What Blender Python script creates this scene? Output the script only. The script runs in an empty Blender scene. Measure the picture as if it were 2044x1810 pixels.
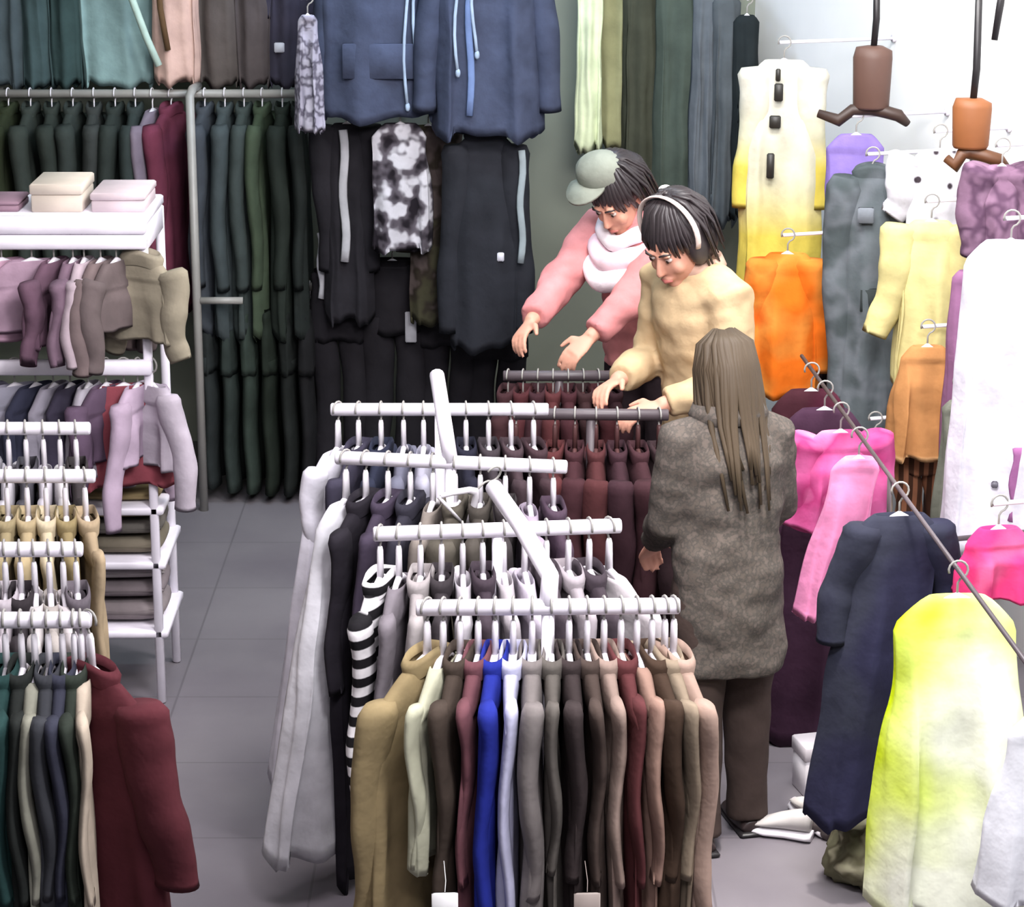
import bpy, bmesh, math, random
from mathutils import Vector, Matrix, noise

# ------------------------------------------------------------------ camera, world, light, exposure
S = bpy.context.scene
COL = S.collection
F = 5000.0                                  # focal length in pixels of the 2044 px wide frame
PITCH = math.radians(15.9)
CAM = Vector((0, 0, 3.3))
cam_data = bpy.data.cameras.new('camera')
cam_data.sensor_width = 36.0
cam_data.lens = 36.0 * F / 2044.0
cam = bpy.data.objects.new('camera', cam_data)
cam.location = CAM
cam.rotation_euler = (math.pi / 2 - PITCH, 0, 0)
COL.objects.link(cam)
S.camera = cam

S.view_settings.view_transform = 'Standard'
S.view_settings.look = 'None'
S.view_settings.gamma = 1.0
S.view_settings.use_curve_mapping = False
S.view_settings.exposure = 0.0

w = bpy.data.worlds.new('shop_world'); S.world = w
w.use_nodes = True
w.node_tree.nodes['Background'].inputs[0].default_value = (0.80, 0.86, 1.0, 1)
w.node_tree.nodes['Background'].inputs[1].default_value = 0.22

def area(name, loc, target, sx, sy, power, color):
    d = bpy.data.lights.new(name, 'AREA'); d.shape = 'RECTANGLE'; d.size = sx; d.size_y = sy
    d.energy = power; d.color = color
    o = bpy.data.objects.new(name, d); o.location = loc
    o.rotation_euler = (Vector(target) - Vector(loc)).to_track_quat('-Z', 'Y').to_euler()
    COL.objects.link(o); return o
area('ceiling_light_aisle', (-0.7, 6.2, 3.95), (-0.5, 7.2, 0), 2.4, 0.6, 90, (1.0, 0.93, 0.98))
area('ceiling_light_front', (0.0, 2.6, 3.95), (0.0, 6.5, 0.6), 2.6, 0.6, 105, (1.0, 0.94, 1.0))
area('ceiling_light_back', (-0.5, 9.4, 3.95), (-0.5, 10.9, 1.0), 2.2, 0.4, 46, (0.72, 0.95, 1.0))
area('ceiling_light_bright_wall', (0.95, 7.6, 3.95), (1.75, 8.6, 1.2), 1.8, 0.8, 215, (1.0, 0.98, 0.97))
area('ceiling_light_right_front', (0.8, 4.6, 3.7), (1.5, 6.8, 1.0), 1.2, 0.6, 165, (1.0, 0.98, 1.0))  # ceiling light for the near right side; no window is modelled
sp = bpy.data.lights.new('added_spot_right_floor', 'SPOT'); sp.energy = 620; sp.spot_size = math.radians(24); sp.spot_blend = .7; sp.shadow_soft_size = .12; sp.color = (1, .94, .86)  # spot added to brighten the right aisle floor, no known fixture
so = bpy.data.objects.new('added_spot_right_floor', sp); so.location = (.55, 6.3, 3.95); so.rotation_euler = (Vector((.86, 6.95, 0)) - Vector((.55, 6.3, 3.95))).to_track_quat('-Z', 'Y').to_euler(); COL.objects.link(so)
area('spot_over_hoodies', (-0.2, 10.2, 3.3), (-0.25, 10.9, 2.0), 0.35, 0.25, 17, (0.55, 0.68, 1.0))

# ------------------------------------------------------------------ pixel -> place
FWD = Vector((0, math.cos(PITCH), -math.sin(PITCH)))
UPV = Vector((0, math.sin(PITCH), math.cos(PITCH)))
def ray(px, py):
    return FWD + Vector(((px - 1022) / F, 0, 0)) - UPV * ((py - 905) / F)
def at(px, py, Y):
    d = ray(px, py); return CAM + d * (Y / d.y)
def at_z(px, py, z):
    d = ray(px, py); return CAM + d * ((z - CAM.z) / d.z)

# ------------------------------------------------------------------ materials
def lin(v):
    v /= 255.0
    return v / 12.92 if v <= 0.04045 else ((v + 0.055) / 1.055) ** 2.4
def col(rgb, gain=1.0):
    return tuple(min(0.88, lin(c) * gain) for c in rgb) + (1,)
MATS = {}
def nodes_of(name, rough=0.85, sheen=0.0, spec=0.2):
    m = bpy.data.materials.new(name); m.use_nodes = True
    nt = m.node_tree; b = nt.nodes['Principled BSDF']
    b.inputs['Roughness'].default_value = rough
    b.inputs['Specular IOR Level'].default_value = spec
    b.inputs['Sheen Weight'].default_value = sheen
    return m, nt, b
def N(nt, kind, **kw):
    n = nt.nodes.new(kind)
    for k, v in kw.items():
        if k in n.inputs: n.inputs[k].default_value = v
        else: setattr(n, k, v)
    return n
def ramp(nt, fac, stops, interp='LINEAR'):
    r = nt.nodes.new('ShaderNodeValToRGB'); r.color_ramp.interpolation = interp
    e = r.color_ramp.elements
    while len(e) < len(stops): e.new(0.5)
    for i, (p, c) in enumerate(stops):
        e[i].position = p; e[i].color = c
    nt.links.new(fac, r.inputs[0]); return r.outputs[0]
def weave(nt, b, co, strength=0.45, scale=16):
    n = N(nt, 'ShaderNodeTexNoise', Scale=scale, Detail=3.0)
    nt.links.new(co, n.inputs['Vector'])
    bp = N(nt, 'ShaderNodeBump', Strength=strength, Distance=0.012)
    nt.links.new(n.outputs['Fac'], bp.inputs['Height']); nt.links.new(bp.outputs[0], b.inputs['Normal'])
def cloth(rgb, gain=1.6, pattern=None, rgb2=None, rgb3=None, scale=1.0, var=0.16):
    """woven fabric; pattern: None, 'stripes', 'pinstripe', 'camo', 'specks', 'print', 'tiedye', 'tweed', 'dip', 'block'"""
    key = ('cloth', rgb, gain, pattern, rgb2, rgb3, scale, var)
    if key in MATS: return MATS[key]
    m, nt, b = nodes_of('fabric', 0.9, 0.0, 0.12)
    tc = nt.nodes.new('ShaderNodeTexCoord'); co = tc.outputs['Object']
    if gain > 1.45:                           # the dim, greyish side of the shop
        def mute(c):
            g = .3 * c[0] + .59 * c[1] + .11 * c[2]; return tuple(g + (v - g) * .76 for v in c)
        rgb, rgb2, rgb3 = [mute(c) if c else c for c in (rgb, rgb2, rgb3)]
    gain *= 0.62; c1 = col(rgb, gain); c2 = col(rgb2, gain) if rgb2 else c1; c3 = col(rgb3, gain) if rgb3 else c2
    base = None
    if pattern in ('stripes', 'pinstripe'):
        wv = N(nt, 'ShaderNodeTexWave', wave_type='BANDS', bands_direction='Z' if pattern == 'stripes' else 'X', Scale=scale)
        wv.inputs['Distortion'].default_value = 0.5; wv.inputs['Detail'].default_value = 0
        nt.links.new(co, wv.inputs['Vector'])
        base = ramp(nt, wv.outputs['Fac'], [(0.42, c1), (0.58, c2)])
    elif pattern in ('camo', 'tweed', 'print'):
        n = N(nt, 'ShaderNodeTexNoise', Scale=scale, Detail=2.0); nt.links.new(co, n.inputs['Vector'])
        if pattern == 'tweed': n.inputs['Detail'].default_value = 6.0
        base = ramp(nt, n.outputs['Fac'], [(0.40, c1), (0.5, c2), (0.62, c3)], 'LINEAR' if pattern == 'tweed' else 'EASE')
    elif pattern == 'specks':
        n = N(nt, 'ShaderNodeTexVoronoi', Scale=scale); nt.links.new(co, n.inputs['Vector'])
        base = ramp(nt, n.outputs['Distance'], [(0.16, c2), (0.24, c1)])
    elif pattern == 'tiedye':
        n = N(nt, 'ShaderNodeTexNoise', Scale=scale, Detail=1.5); nt.links.new(co, n.inputs['Vector'])
        base = ramp(nt, n.outputs['Fac'], [(0.40, c1), (0.56, c2), (0.68, c3)])
    elif pattern in ('dip', 'block'):
        sp = nt.nodes.new('ShaderNodeSeparateXYZ'); nt.links.new(tc.outputs['Generated'], sp.inputs[0])
        if pattern == 'dip':
            base = ramp(nt, sp.outputs['Z'], [(0.0, c3), (0.30, c3), (0.52, c2), (0.8, c1)])
        else:
            base = ramp(nt, sp.outputs['Z'], [(scale - 0.01, c2), (scale + 0.01, c1)])
    n2 = N(nt, 'ShaderNodeTexNoise', Scale=9.0, Detail=4.0); nt.links.new(co, n2.inputs['Vector'])
    hsv = nt.nodes.new('ShaderNodeHueSaturation')
    mr = N(nt, 'ShaderNodeMapRange'); mr.inputs[1].default_value = 0.3; mr.inputs[2].default_value = 0.7
    mr.inputs[3].default_value = 1 - var; mr.inputs[4].default_value = 1 + var
    nt.links.new(n2.outputs['Fac'], mr.inputs[0]); nt.links.new(mr.outputs[0], hsv.inputs['Value'])
    if base: nt.links.new(base, hsv.inputs['Color'])
    else: hsv.inputs['Color'].default_value = c1
    nt.links.new(hsv.outputs[0], b.inputs['Base Color'])
    weave(nt, b, co)
    MATS[key] = m; return m
def plain(name, rgb, rough=0.45, metal=0.0, gain=1.3, spec=0.4):
    key = ('plain', name, rgb, rough)
    if key in MATS: return MATS[key]
    m, nt, b = nodes_of(name, rough, 0, spec)
    b.inputs['Metallic'].default_value = metal
    tc = nt.nodes.new('ShaderNodeTexCoord')
    n = N(nt, 'ShaderNodeTexNoise', Scale=7.0, Detail=4.0); nt.links.new(tc.outputs['Object'], n.inputs['Vector'])
    c = col(rgb, gain)
    d = tuple(x * 0.86 for x in c[:3]) + (1,)
    nt.links.new(ramp(nt, n.outputs['Fac'], [(0.35, d), (0.65, c)]), b.inputs['Base Color'])
    MATS[key] = m; return m
WHITE_METAL = plain('white_painted_metal', (225, 220, 230), 0.35, gain=1.1)
WHITE_PLASTIC = plain('white_plastic', (222, 218, 224), 0.4, gain=1.1)
GREY_METAL = plain('grey_steel', (140, 138, 134), 0.35, gain=1.2)
DARK_METAL = plain('dark_steel', (70, 62, 66), 0.4)
BLACK_PLASTIC = plain('black_plastic', (26, 24, 26), 0.4)
SKIN = plain('skin', (205, 150, 128), 0.55, gain=1.15)
HAIR_BLACK = plain('black_hair', (44, 38, 40), 0.42, gain=1.2, spec=0.5)

def structure_material(kind):
    m, nt, b = nodes_of(kind, 0.7, 0, 0.3)
    tc = nt.nodes.new('ShaderNodeTexCoord'); co = tc.outputs['Object']
    n = N(nt, 'ShaderNodeTexNoise', Scale=1.3, Detail=5.0); nt.links.new(co, n.inputs['Vector'])
    a, d = {'floor': ((120, 114, 122), (138, 133, 138)), 'wall_green': ((120, 124, 112), (132, 138, 124)),
            'wall_white': ((232, 232, 232), (240, 240, 240)), 'ceiling': ((205, 205, 205), (215, 215, 215))}[kind]
    gn = {'floor': 0.78, 'wall_green': 1.0}.get(kind, 1.0)
    c = ramp(nt, n.outputs['Fac'], [(0.35, col(a, gn)), (0.65, col(d, gn))])
    if kind == 'floor':
        b.inputs['Roughness'].default_value = 0.42
        br = N(nt, 'ShaderNodeTexBrick', Scale=1.0, offset=0.0)
        br.inputs['Brick Width'].default_value = 0.6; br.inputs['Row Height'].default_value = 0.6
        br.inputs['Mortar Size'].default_value = 0.004
        br.inputs['Color1'].default_value = (1, 1, 1, 1); br.inputs['Color2'].default_value = (0.94, 0.94, 0.94, 1)
        br.inputs['Mortar'].default_value = (0.72, 0.72, 0.72, 1)
        nt.links.new(co, br.inputs['Vector'])
        mx = nt.nodes.new('ShaderNodeMix'); mx.data_type = 'RGBA'; mx.blend_type = 'MULTIPLY'
        mx.inputs['Factor'].default_value = 1.0
        nt.links.new(c, mx.inputs['A']); nt.links.new(br.outputs['Color'], mx.inputs['B'])
        c = mx.outputs['Result']
    nt.links.new(c, b.inputs['Base Color'])
    return m

# ------------------------------------------------------------------ mesh helpers
class MB:
    def __init__(self): self.v = []; self.f = []
    def add(self, vs, fs):
        o = len(self.v); self.v += [tuple(p) for p in vs]; self.f += [tuple(i + o for i in f) for f in fs]
    def rings(self, rings, cap0=True, cap1=True):
        n = len(rings[0]); vs = [p for r in rings for p in r]; fs = []
        for i in range(len(rings) - 1):
            for j in range(n):
                k = (j + 1) % n
                fs.append((i * n + j, i * n + k, (i + 1) * n + k, (i + 1) * n + j))
        if cap0: fs.append(tuple(range(n - 1, -1, -1)))
        if cap1: fs.append(tuple((len(rings) - 1) * n + j for j in range(n)))
        self.add(vs, fs)
    def tube(self, pts, rad, seg=10, side=None, cap=True):
        """rad: list of r or (ra, rb); side: fixed sideways axis for ra"""
        pts = [Vector(p) for p in pts]; rings = []; prev = None
        for i, p in enumerate(pts):
            t = (pts[min(i + 1, len(pts) - 1)] - pts[max(i - 1, 0)])
            t = t.normalized() if t.length > 1e-9 else Vector((0, 0, 1))
            if side is not None: s = Vector(side); s = (s - t * s.dot(t)).normalized()
            elif prev is None:
                a = Vector((1, 0, 0)) if abs(t.x) < 0.8 else Vector((0, 1, 0))
                s = (a - t * a.dot(t)).normalized()
            else: s = (prev - t * prev.dot(t)).normalized()
            prev = s; u = t.cross(s)
            r = rad[i] if isinstance(rad, (list, tuple)) else rad
            ra, rb = r if isinstance(r, (list, tuple)) else (r, r)
            rings.append([p + s * (ra * math.cos(a)) + u * (rb * math.sin(a)) for a in [2 * math.pi * k / seg for k in range(seg)]])
        self.rings(rings, cap, cap)
    def ball(self, c, r, seg=18, M=None):
        c = Vector(c); rings = []
        nr = max(6, seg * 2 // 3)
        for i in range(1, nr):
            a = math.pi * i / nr
            rings.append([Vector((c.x + r[0] * math.sin(a) * math.cos(t), c.y + r[1] * math.sin(a) * math.sin(t), c.z - r[2] * math.cos(a)))
                          for t in [2 * math.pi * k / seg for k in range(seg)]])
        if M: rings = [[M @ p for p in q] for q in rings]
        self.rings(rings)
    def box(self, c, s, M=None, bev=0.0):
        x, y, z = s[0] / 2, s[1] / 2, s[2] / 2
        if bev <= 0:
            ring = [(-x, -y), (x, -y), (x, y), (-x, y)]; zs = [(-z, 0), (z, 0)]
        else:
            b = min(bev, x * .9, y * .9, z * .9)
            zs = [(-z, b), (-z + b, 0), (z - b, 0), (z, b)]
        rings = []
        for zz, ins in zs:
            X, Y = x - ins, y - ins
            if bev <= 0: q = [(-X, -Y), (X, -Y), (X, Y), (-X, Y)]
            else:
                q = [(-X + b, -Y), (X - b, -Y), (X, -Y + b), (X, Y - b), (X - b, Y), (-X + b, Y), (-X, Y - b), (-X, -Y + b)]
            r = [Vector((c[0] + a, c[1] + d, c[2] + zz)) for a, d in q]
            rings.append([M @ p for p in r] if M else r)
        self.rings(rings)
    def mesh(self, name):
        me = bpy.data.meshes.new(name); me.from_pydata(self.v, [], self.f); me.validate(); me.update(); return me
    def build(self, name, mat, parent=None, smooth=True):
        return link_mesh(self.mesh(name), name, mat, parent, smooth)
def link_mesh(me, name, mat, parent=None, smooth=True):
    if smooth: me.polygons.foreach_set('use_smooth', [True] * len(me.polygons))
    me.materials.clear(); me.materials.append(mat)
    o = bpy.data.objects.new(name, me); COL.objects.link(o)
    if parent: o.parent = parent
    return o
def remesh(mb, voxel, smooth=3, fact=0.5):
    me = mb.mesh('tmp'); o = bpy.data.objects.new('tmp', me); COL.objects.link(o)
    m = o.modifiers.new('r', 'REMESH'); m.mode = 'VOXEL'; m.voxel_size = voxel
    s = o.modifiers.new('s', 'SMOOTH'); s.iterations = smooth; s.factor = fact
    dg = bpy.context.evaluated_depsgraph_get(); dg.update()
    out = bpy.data.meshes.new_from_object(o.evaluated_get(dg))
    bpy.data.objects.remove(o); bpy.data.meshes.remove(me)
    return out
def wrinkle(me, amp, scale, stretch=(1, 1, 1), seed=0):
    off = Vector((seed * 3.1, seed * 1.7, seed * 2.3)); ns = [v.normal.copy() for v in me.vertices]
    for v, n in zip(me.vertices, ns):
        p = Vector((v.co.x * stretch[0], v.co.y * stretch[1], v.co.z * stretch[2])) * scale + off
        v.co += n * amp * (noise.noise(p) + 0.5 * noise.noise(p * 2.2))
    me.update()
def thing(name, label, cat, loc, rz=0.0, group=None):
    o = bpy.data.objects.new(name, None); o.empty_display_size = 0.1; COL.objects.link(o)
    o.location = loc; o.rotation_euler = (0, 0, rz)
    return tag(o, label, cat, group)
def tag(o, label, cat, group=None):
    o['label'] = label; o['category'] = cat
    if group: o['group'] = group
    return o
def structure(o): o['kind'] = 'structure'; return o

# ------------------------------------------------------------------ room shell
YB = 11.45
WC = Vector((1.10, YB, 0)); WD = Vector((0.3, -1.0, 0)).normalized(); WN = Vector((-WD.y, WD.x, 0)) * -1   # right wall: corner, direction, inward normal
if WN.x > 0: WN = -WN
def slab(name, quad, thick, mat, z0=0, z1=4.0):
    mb = MB(); mb.rings([[Vector((x, y, z0)) for x, y in quad], [Vector((x, y, z1)) for x, y in quad]])
    return structure(mb.build(name, mat, None, False))
slab('floor', [(-5, -2), (6, -2), (6, 13), (-5, 13)], 0, structure_material('floor'), -0.1, 0)
slab('ceiling', [(-5, -2), (6, -2), (6, 13), (-5, 13)], 0, structure_material('ceiling'), 4.0, 4.1)
slab('wall_back', [(-4.2, YB), (WC.x, YB), (WC.x, YB + .15), (-4.2, YB + .15)], 0, structure_material('wall_green'))
e = WC + WD * 10.5; q = -WN * 0.15
slab('wall_right', [(WC.x, WC.y), (e.x, e.y), (e.x + q.x, e.y + q.y), (WC.x + q.x, WC.y + q.y)], 0, structure_material('wall_white'))
slab('wall_left', [(-4.2, -2), (-4.05, -2), (-4.05, YB), (-4.2, YB)], 0, structure_material('wall_green'))
bb = MB(); bb.box((-1.55, YB - 0.012, 0.05), (5.0, 0.02, 0.1)); structure(bb.build('baseboard_back', plain('dark_baseboard', (70, 68, 66)), None, False))

# ------------------------------------------------------------------ hangers and garments
def bar(mb, a, b, r=0.011, seg=12): mb.tube([a, b], r, seg)

def hanger(loc, rz, W, label, mat=None, kind='plain', group=None, hook_mat=None, gap=0.0):
    """hook over the rail at loc; arms to half width W/2"""
    mat = mat or WHITE_PLASTIC
    if group and ('back rail' in group or 'lower rail' in group): hook_mat = WHITE_PLASTIC
    t = thing('clothes_hanger', label, 'hanger', loc, rz, group)
    h = MB(); pts = []
    for k in range(12):
        a = math.radians(200 - k * 25)
        pts.append((0.025 * math.cos(a), 0, 0.025 * math.sin(a)))
    pts += [(0, 0, -0.035), (0, 0, -0.075 - gap)]
    h.tube(pts, 0.0032, 8); h.build('hook', hook_mat or GREY_METAL, t)
    if gap:
        n_ = MB(); n_.tube([(0, 0, -.034), (0, 0, -.045), (0, 0, -.074 - gap)], [(.006, .006), (.011, .008), (.015, .009)], 10); n_.build('neck', mat, t)
    s = MB(); hw = W / 2 - 0.06 if W > .25 else W / 2 * .6
    s.tube([(-hw, 0, -0.155 - gap), (-hw * .75, 0, -0.125 - gap), (-hw * .25, 0, -0.082 - gap), (0, 0, -0.072 - gap), (hw * .25, 0, -0.082 - gap), (hw * .75, 0, -0.125 - gap), (hw, 0, -0.155 - gap)],
           [(0.007, 0.006), (0.010, 0.008), (0.011, 0.008), (0.013, 0.009), (0.011, 0.008), (0.010, 0.008), (0.007, 0.006)], 8)
    s.build('shoulder_bar', mat, t)
    c = MB(); c.tube([(-hw, 0, -0.160 - gap), (hw, 0, -0.160 - gap)], 0.005, 8); c.build('trouser_bar', mat, t)
    return t

def body_mesh(W, T, L, seed, flare=1.0, nf=5, amp=0.012, neck=0.075, drop=0.075, top=0.0, waist=1.0, NX=56, NZ=30, slant=0.0):
    rnd = random.Random(seed); ph = rnd.uniform(0, 6.28); ph2 = rnd.uniform(0, 6.28)
    rings = []
    for i in range(NZ + 1):
        k = i / NZ; z = -L * (k ** 1.25)
        d = -z
        if d < drop:
            u = d / drop; hw = neck + (W / 2 - neck) * (u ** 0.8); ht = 0.022 + (T / 2 - 0.022) * u * 0.6
        else:
            u = (d - drop) / max(1e-4, L - drop)
            hw = W / 2 * (1 - 0.05 * math.sin(min(1, u * 3) * math.pi)) * (1 + (flare - 1) * u) * (1 - (1 - waist) * math.sin(math.pi * min(1, u * 1.2)))
            ht = T / 2 * (0.6 + 0.4 * min(1, u * 4)) * (1 + (flare - 1) * 0.8 * u)
        f = amp * min(1, max(0, (d - drop * .6) / (L * 0.5)))
        ring = []
        for j in range(NX):
            a = 2 * math.pi * j / NX; c, s = math.cos(a), math.sin(a)
            x = hw * math.copysign(abs(c) ** 0.75, c); y = ht * math.copysign(abs(s) ** 0.8, s)
            w_ = math.sin(nf * a + ph + 2.0 * k) + 0.6 * math.sin((nf * 2 + 1) * a + ph2 - 1.5 * k)
            nz = noise.noise(Vector((x * 9 + seed, y * 9, z * 4)))
            y += f * w_ * (0.6 + 0.4 * abs(s)) + 0.008 * nz * min(1, d / drop)
            x += f * 0.7 * w_ * c + 0.012 * noise.noise(Vector((seed + .5, c * 2, z * 5))) * min(1, d / drop) + slant * d
            zz = z
            if i > NZ - 4: zz += 0.018 * L * w_ * (1 - (NZ - i) / 4)
            ring.append(Vector((x, y, zz + top)))
        rings.append(ring)
    def inner(r, k, dz):
        c = sum(r, Vector()) / len(r); return [Vector((c.x + (p.x - c.x) * k, c.y + (p.y - c.y) * k, p.z + dz)) for p in r]
    rings = [inner(rings[0], .86, -.05), inner(rings[0], .9, 0)] + rings + [inner(rings[-1], .95, 0.004), inner(rings[-1], .9, .05 * L)]
    mb = MB(); mb.rings(rings, False, False); return mb

def sleeve_mesh(sx, W, T, L, seed, top, drop, spread=0.1, r0=0.07, r1=0.048, bend=0.0):
    rnd = random.Random(seed * 7 + (3 if sx > 0 else 5)); pts = []; rad = []
    n = 24; fy = min(1.0, T / 2 / r0 * 0.95)
    for i in range(n + 1):
        k = i / n
        x = sx * (W / 2 * 0.86 + spread * L * k + 0.015 * math.sin(k * 5 + seed)) ; z = top - drop * 0.85 - L * k + 0.03 * (1 - k) ** 2
        y = -bend * k * k + 0.008 * math.sin(k * 7 + seed)
        r = (r0 + (r1 - r0) * k) * (1 + 0.05 * math.sin(k * 15 + seed) * (0.3 + k) + 0.02 * math.sin(k * 29 + seed * 2)) * (0.75 if i == 0 else 1)
        pts.append((x, y, z)); rad.append((r, r * fy))
    mb = MB(); mb.tube(pts, rad, 18, side=(1, 0, 0), cap=False)
    n_ = 18; last = [Vector(v) for v in mb.v[-n_:]]; c = sum(last, Vector()) / n_
    inn = [c + (p - c) * .85 + Vector((0, 0, .03)) for p in last]; o = len(mb.v) - n_
    mb.v += [tuple(p) for p in inn]
    mb.f += [(o + j, o + (j + 1) % n_, o + n_ + (j + 1) % n_, o + n_ + j) for j in range(n_)]
    first = [Vector(v) for v in mb.v[:n_]]; mb.f.append(tuple(range(n_ - 1, -1, -1)))
    return mb

SEED = [11]
def garment(name, label, cat, loc, rz, W, L, T=0.09, mat=None, sleeves=None, flare=1.0, nf=4, amp=0.012, waist=1.0,
            collar=False, hang=True, short=None, group=None, trim=None, hmat=None, spread=0.1, bend=0.0, slant=0.0,
            extras=None, neck=0.075, hgroup=None, sleeve_r=(0.07, 0.048), gap=0.0):
    """a garment whose hanger hook sits at loc (rail height); local x = width, y = thickness"""
    SEED[0] += 1; sd = SEED[0]
    t = thing(name, label, cat, loc, rz, group)
    top = -0.070 - gap * 1.25; drop = min(0.085, W * 0.25); neck = min(neck, W * 0.28)
    if name == 'trousers':                        # waistband, seat and two separate legs
        body_mesh(W, T, L * .34, sd, 1.04, nf, amp * .5, W * .42, .02, top, 1.0, NZ=12).build('seat', mat, t)
        m = MB(); m.rings([[Vector((W * .445 * math.cos(a), T * .34 * math.sin(a), top + dz)) for a in [2 * math.pi * j / 28 for j in range(28)]] for dz in (-.03, .008, .008, -.02)], False, False); m.build('waistband', mat, t)
        for sx in (-1, 1):
            pts = []; rad = []
            for i in range(15):
                k = i / 14; pts.append((sx * W * (.25 + .01 * k) + .008 * math.sin(k * 6 + sd), .006 * math.sin(k * 8 + sd + sx), top - L * (.26 + .74 * k)))
                r = W * (.25 - .03 * k) * (1 + .05 * math.sin(k * 15 + sd + sx)); rad.append((r, T * (.44 - .06 * k)))
            m = MB(); m.tube(pts, rad, 18, side=(1, 0, 0)); m.build('trouser_leg', mat, t)
    else:
        body_mesh(W, T, L, sd, flare, nf, amp, neck, drop, top, waist, slant=slant).build('body', mat, t)
    if sleeves:
        for sx in (-1, 1):
            sleeve_mesh(sx, W, T, sleeves, sd, top, drop, spread, sleeve_r[0], sleeve_r[1], bend).build('sleeve', trim or mat, t)
    if collar:
        c = MB(); rr = []
        for i, (k, dz) in enumerate([(1.12, -0.022), (1.25, 0.012), (1.05, 0.03), (0.92, 0.005)]):
            rr.append([Vector((neck * k * math.cos(a), 0.030 * k * math.sin(a) + 0.004 * math.sin(3 * a), top + dz - 0.008 * math.cos(2 * a)))
                       for a in [2 * math.pi * j / 24 for j in range(24)]])
        c.rings(rr, False, False); c.build('collar', trim or mat, t)
    if extras: extras(t, W, T, L, top, drop)
    if hang and short:
        hanger(loc, rz, W, 'hanger holding ' + short if hmat else 'white hanger holding ' + short, hmat, group=hgroup, gap=gap)
    return t

def px_width(n, p):                       # n pixels at world point p -> metres
    return n * ((p - CAM).dot(FWD)) / F
def face(name, label, cat, l, t, r, b, Y, mat, sleeves=None, rz=0.0, wfrac=None, **kw):
    """garment hung facing the shopper; the pixel box only sets its size and place on the plane y = Y"""
    top = at((l + r) / 2, t, Y); bot = at((l + r) / 2, b, Y)
    W = px_width(r - l, top); L = top.z - bot.z
    if wfrac is None: wfrac = 0.70 if sleeves else (1.0 / max(1, kw.get('flare', 1)))
    sl = sleeves * L if sleeves else None
    loc = Vector((top.x, Y, top.z + 0.07))
    return garment(name, label, cat, loc, rz, W * wfrac, L, mat=mat, sleeves=sl, **kw), loc

def stripe_extra(mat, side=-1, z0=0.1, z1=0.8, w=0.02, xk=0.62):
    def fn(t, W, T, L, top, drop):
        mb = MB(); n = 10; x = side * W / 2 * xk
        pts = [(x + 0.006 * math.sin(k), -T * 0.5 - 0.012, top - L * (z0 + (z1 - z0) * k / n)) for k in range(n + 1)]
        mb.tube(pts, [(w / 2, 0.007)] * (n + 1), 8, side=(1, 0, 0)); mb.build('stripe', mat, t)
    return fn
def cords_extra(mat, xs=(-0.05, 0.05), ln=0.5):
    def fn(t, W, T, L, top, drop):
        for i, x in enumerate(xs):
            mb = MB(); n = 8
            mb.tube([(x + 0.012 * math.sin(k * .8 + i), -T * 0.5 - 0.018, top - 0.05 - L * ln * (1 - .12 * i) * k / n) for k in range(n + 1)], 0.007, 8)
            mb.ball((x + 0.012 * math.sin(n * .8 + i), -T * .5 - .018, top - .05 - L * ln * (1 - .12 * i)), (0.011, 0.011, 0.02), 8)
            mb.build('drawstring', mat, t)
    return fn
def patch_extra(mat, x, zk, w, h, name='chest_patch'):
    def fn(t, W, T, L, top, drop):
        mb = MB(); mb.box((x * W / 2, -T * .5 - 0.014, top - L * zk), (w, 0.014, h), bev=0.005); mb.build(name, mat, t)
    return fn
def multi(*fs):
    def fn(*a):
        for f in fs: f(*a)
    return fn

def rail_row(rail_a, rail_b, items, T, L, W, group, hgroup, place, hmat=None, fan=0.25, gap=0.05):
    """garments hung side by side on a rail from rail_a to rail_b, edges to the aisle"""
    a, b = Vector(rail_a), Vector(rail_b)
    ax = math.atan2((b - a).y, (b - a).x)
    for it in items:
        px, rgb, kind, adj = it[:4]; o = it[4] if len(it) > 4 else {}
        # px picks a fraction along the rail
        qa, qb = proj(a)[0], proj(b)[0]
        k = (px - qa) / (qb - qa)
        p = a.lerp(b, k) + Vector((0, 0, 0.0))
        mid = (k - 0.5) * 2
        rz = ax + math.pi / 2 + (-o['rz'] if 'rz' in o else fan * mid)
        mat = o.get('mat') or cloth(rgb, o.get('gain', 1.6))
        short = '%s %s %s' % (adj, kind, place)
        nm = kind.replace(' ', '_').replace('-', '_')
        lab = o.get('label', '%s hanging %s' % (adj + ' ' + kind, place))
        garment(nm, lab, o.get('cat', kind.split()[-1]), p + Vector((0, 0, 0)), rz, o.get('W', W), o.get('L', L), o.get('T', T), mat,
                sleeves=o.get('sl', 0.42 if kind.split()[-1] in ('shirt', 'jacket', 'coat', 'blouse', 'sweater', 'cardigan') else None),
                flare=o.get('flare', 1.05), amp=o.get('amp', 0.011), collar=o.get('collar', kind.split()[-1] in ('shirt', 'jacket', 'coat')),
                short=short, group=group, hgroup=hgroup, hmat=hmat, gap=gap, slant=o.get('slant', 0), spread=o.get('spread', 0.04), bend=o.get('bend', 0), hang=o.get('hang', True),
                sleeve_r=o.get('sr', (0.055, 0.04)))
def proj(p):
    d = Vector(p) - CAM; z = d.dot(FWD)
    return (1022 + F * d.x / z, 905 - F * d.dot(UPV) / z)

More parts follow.
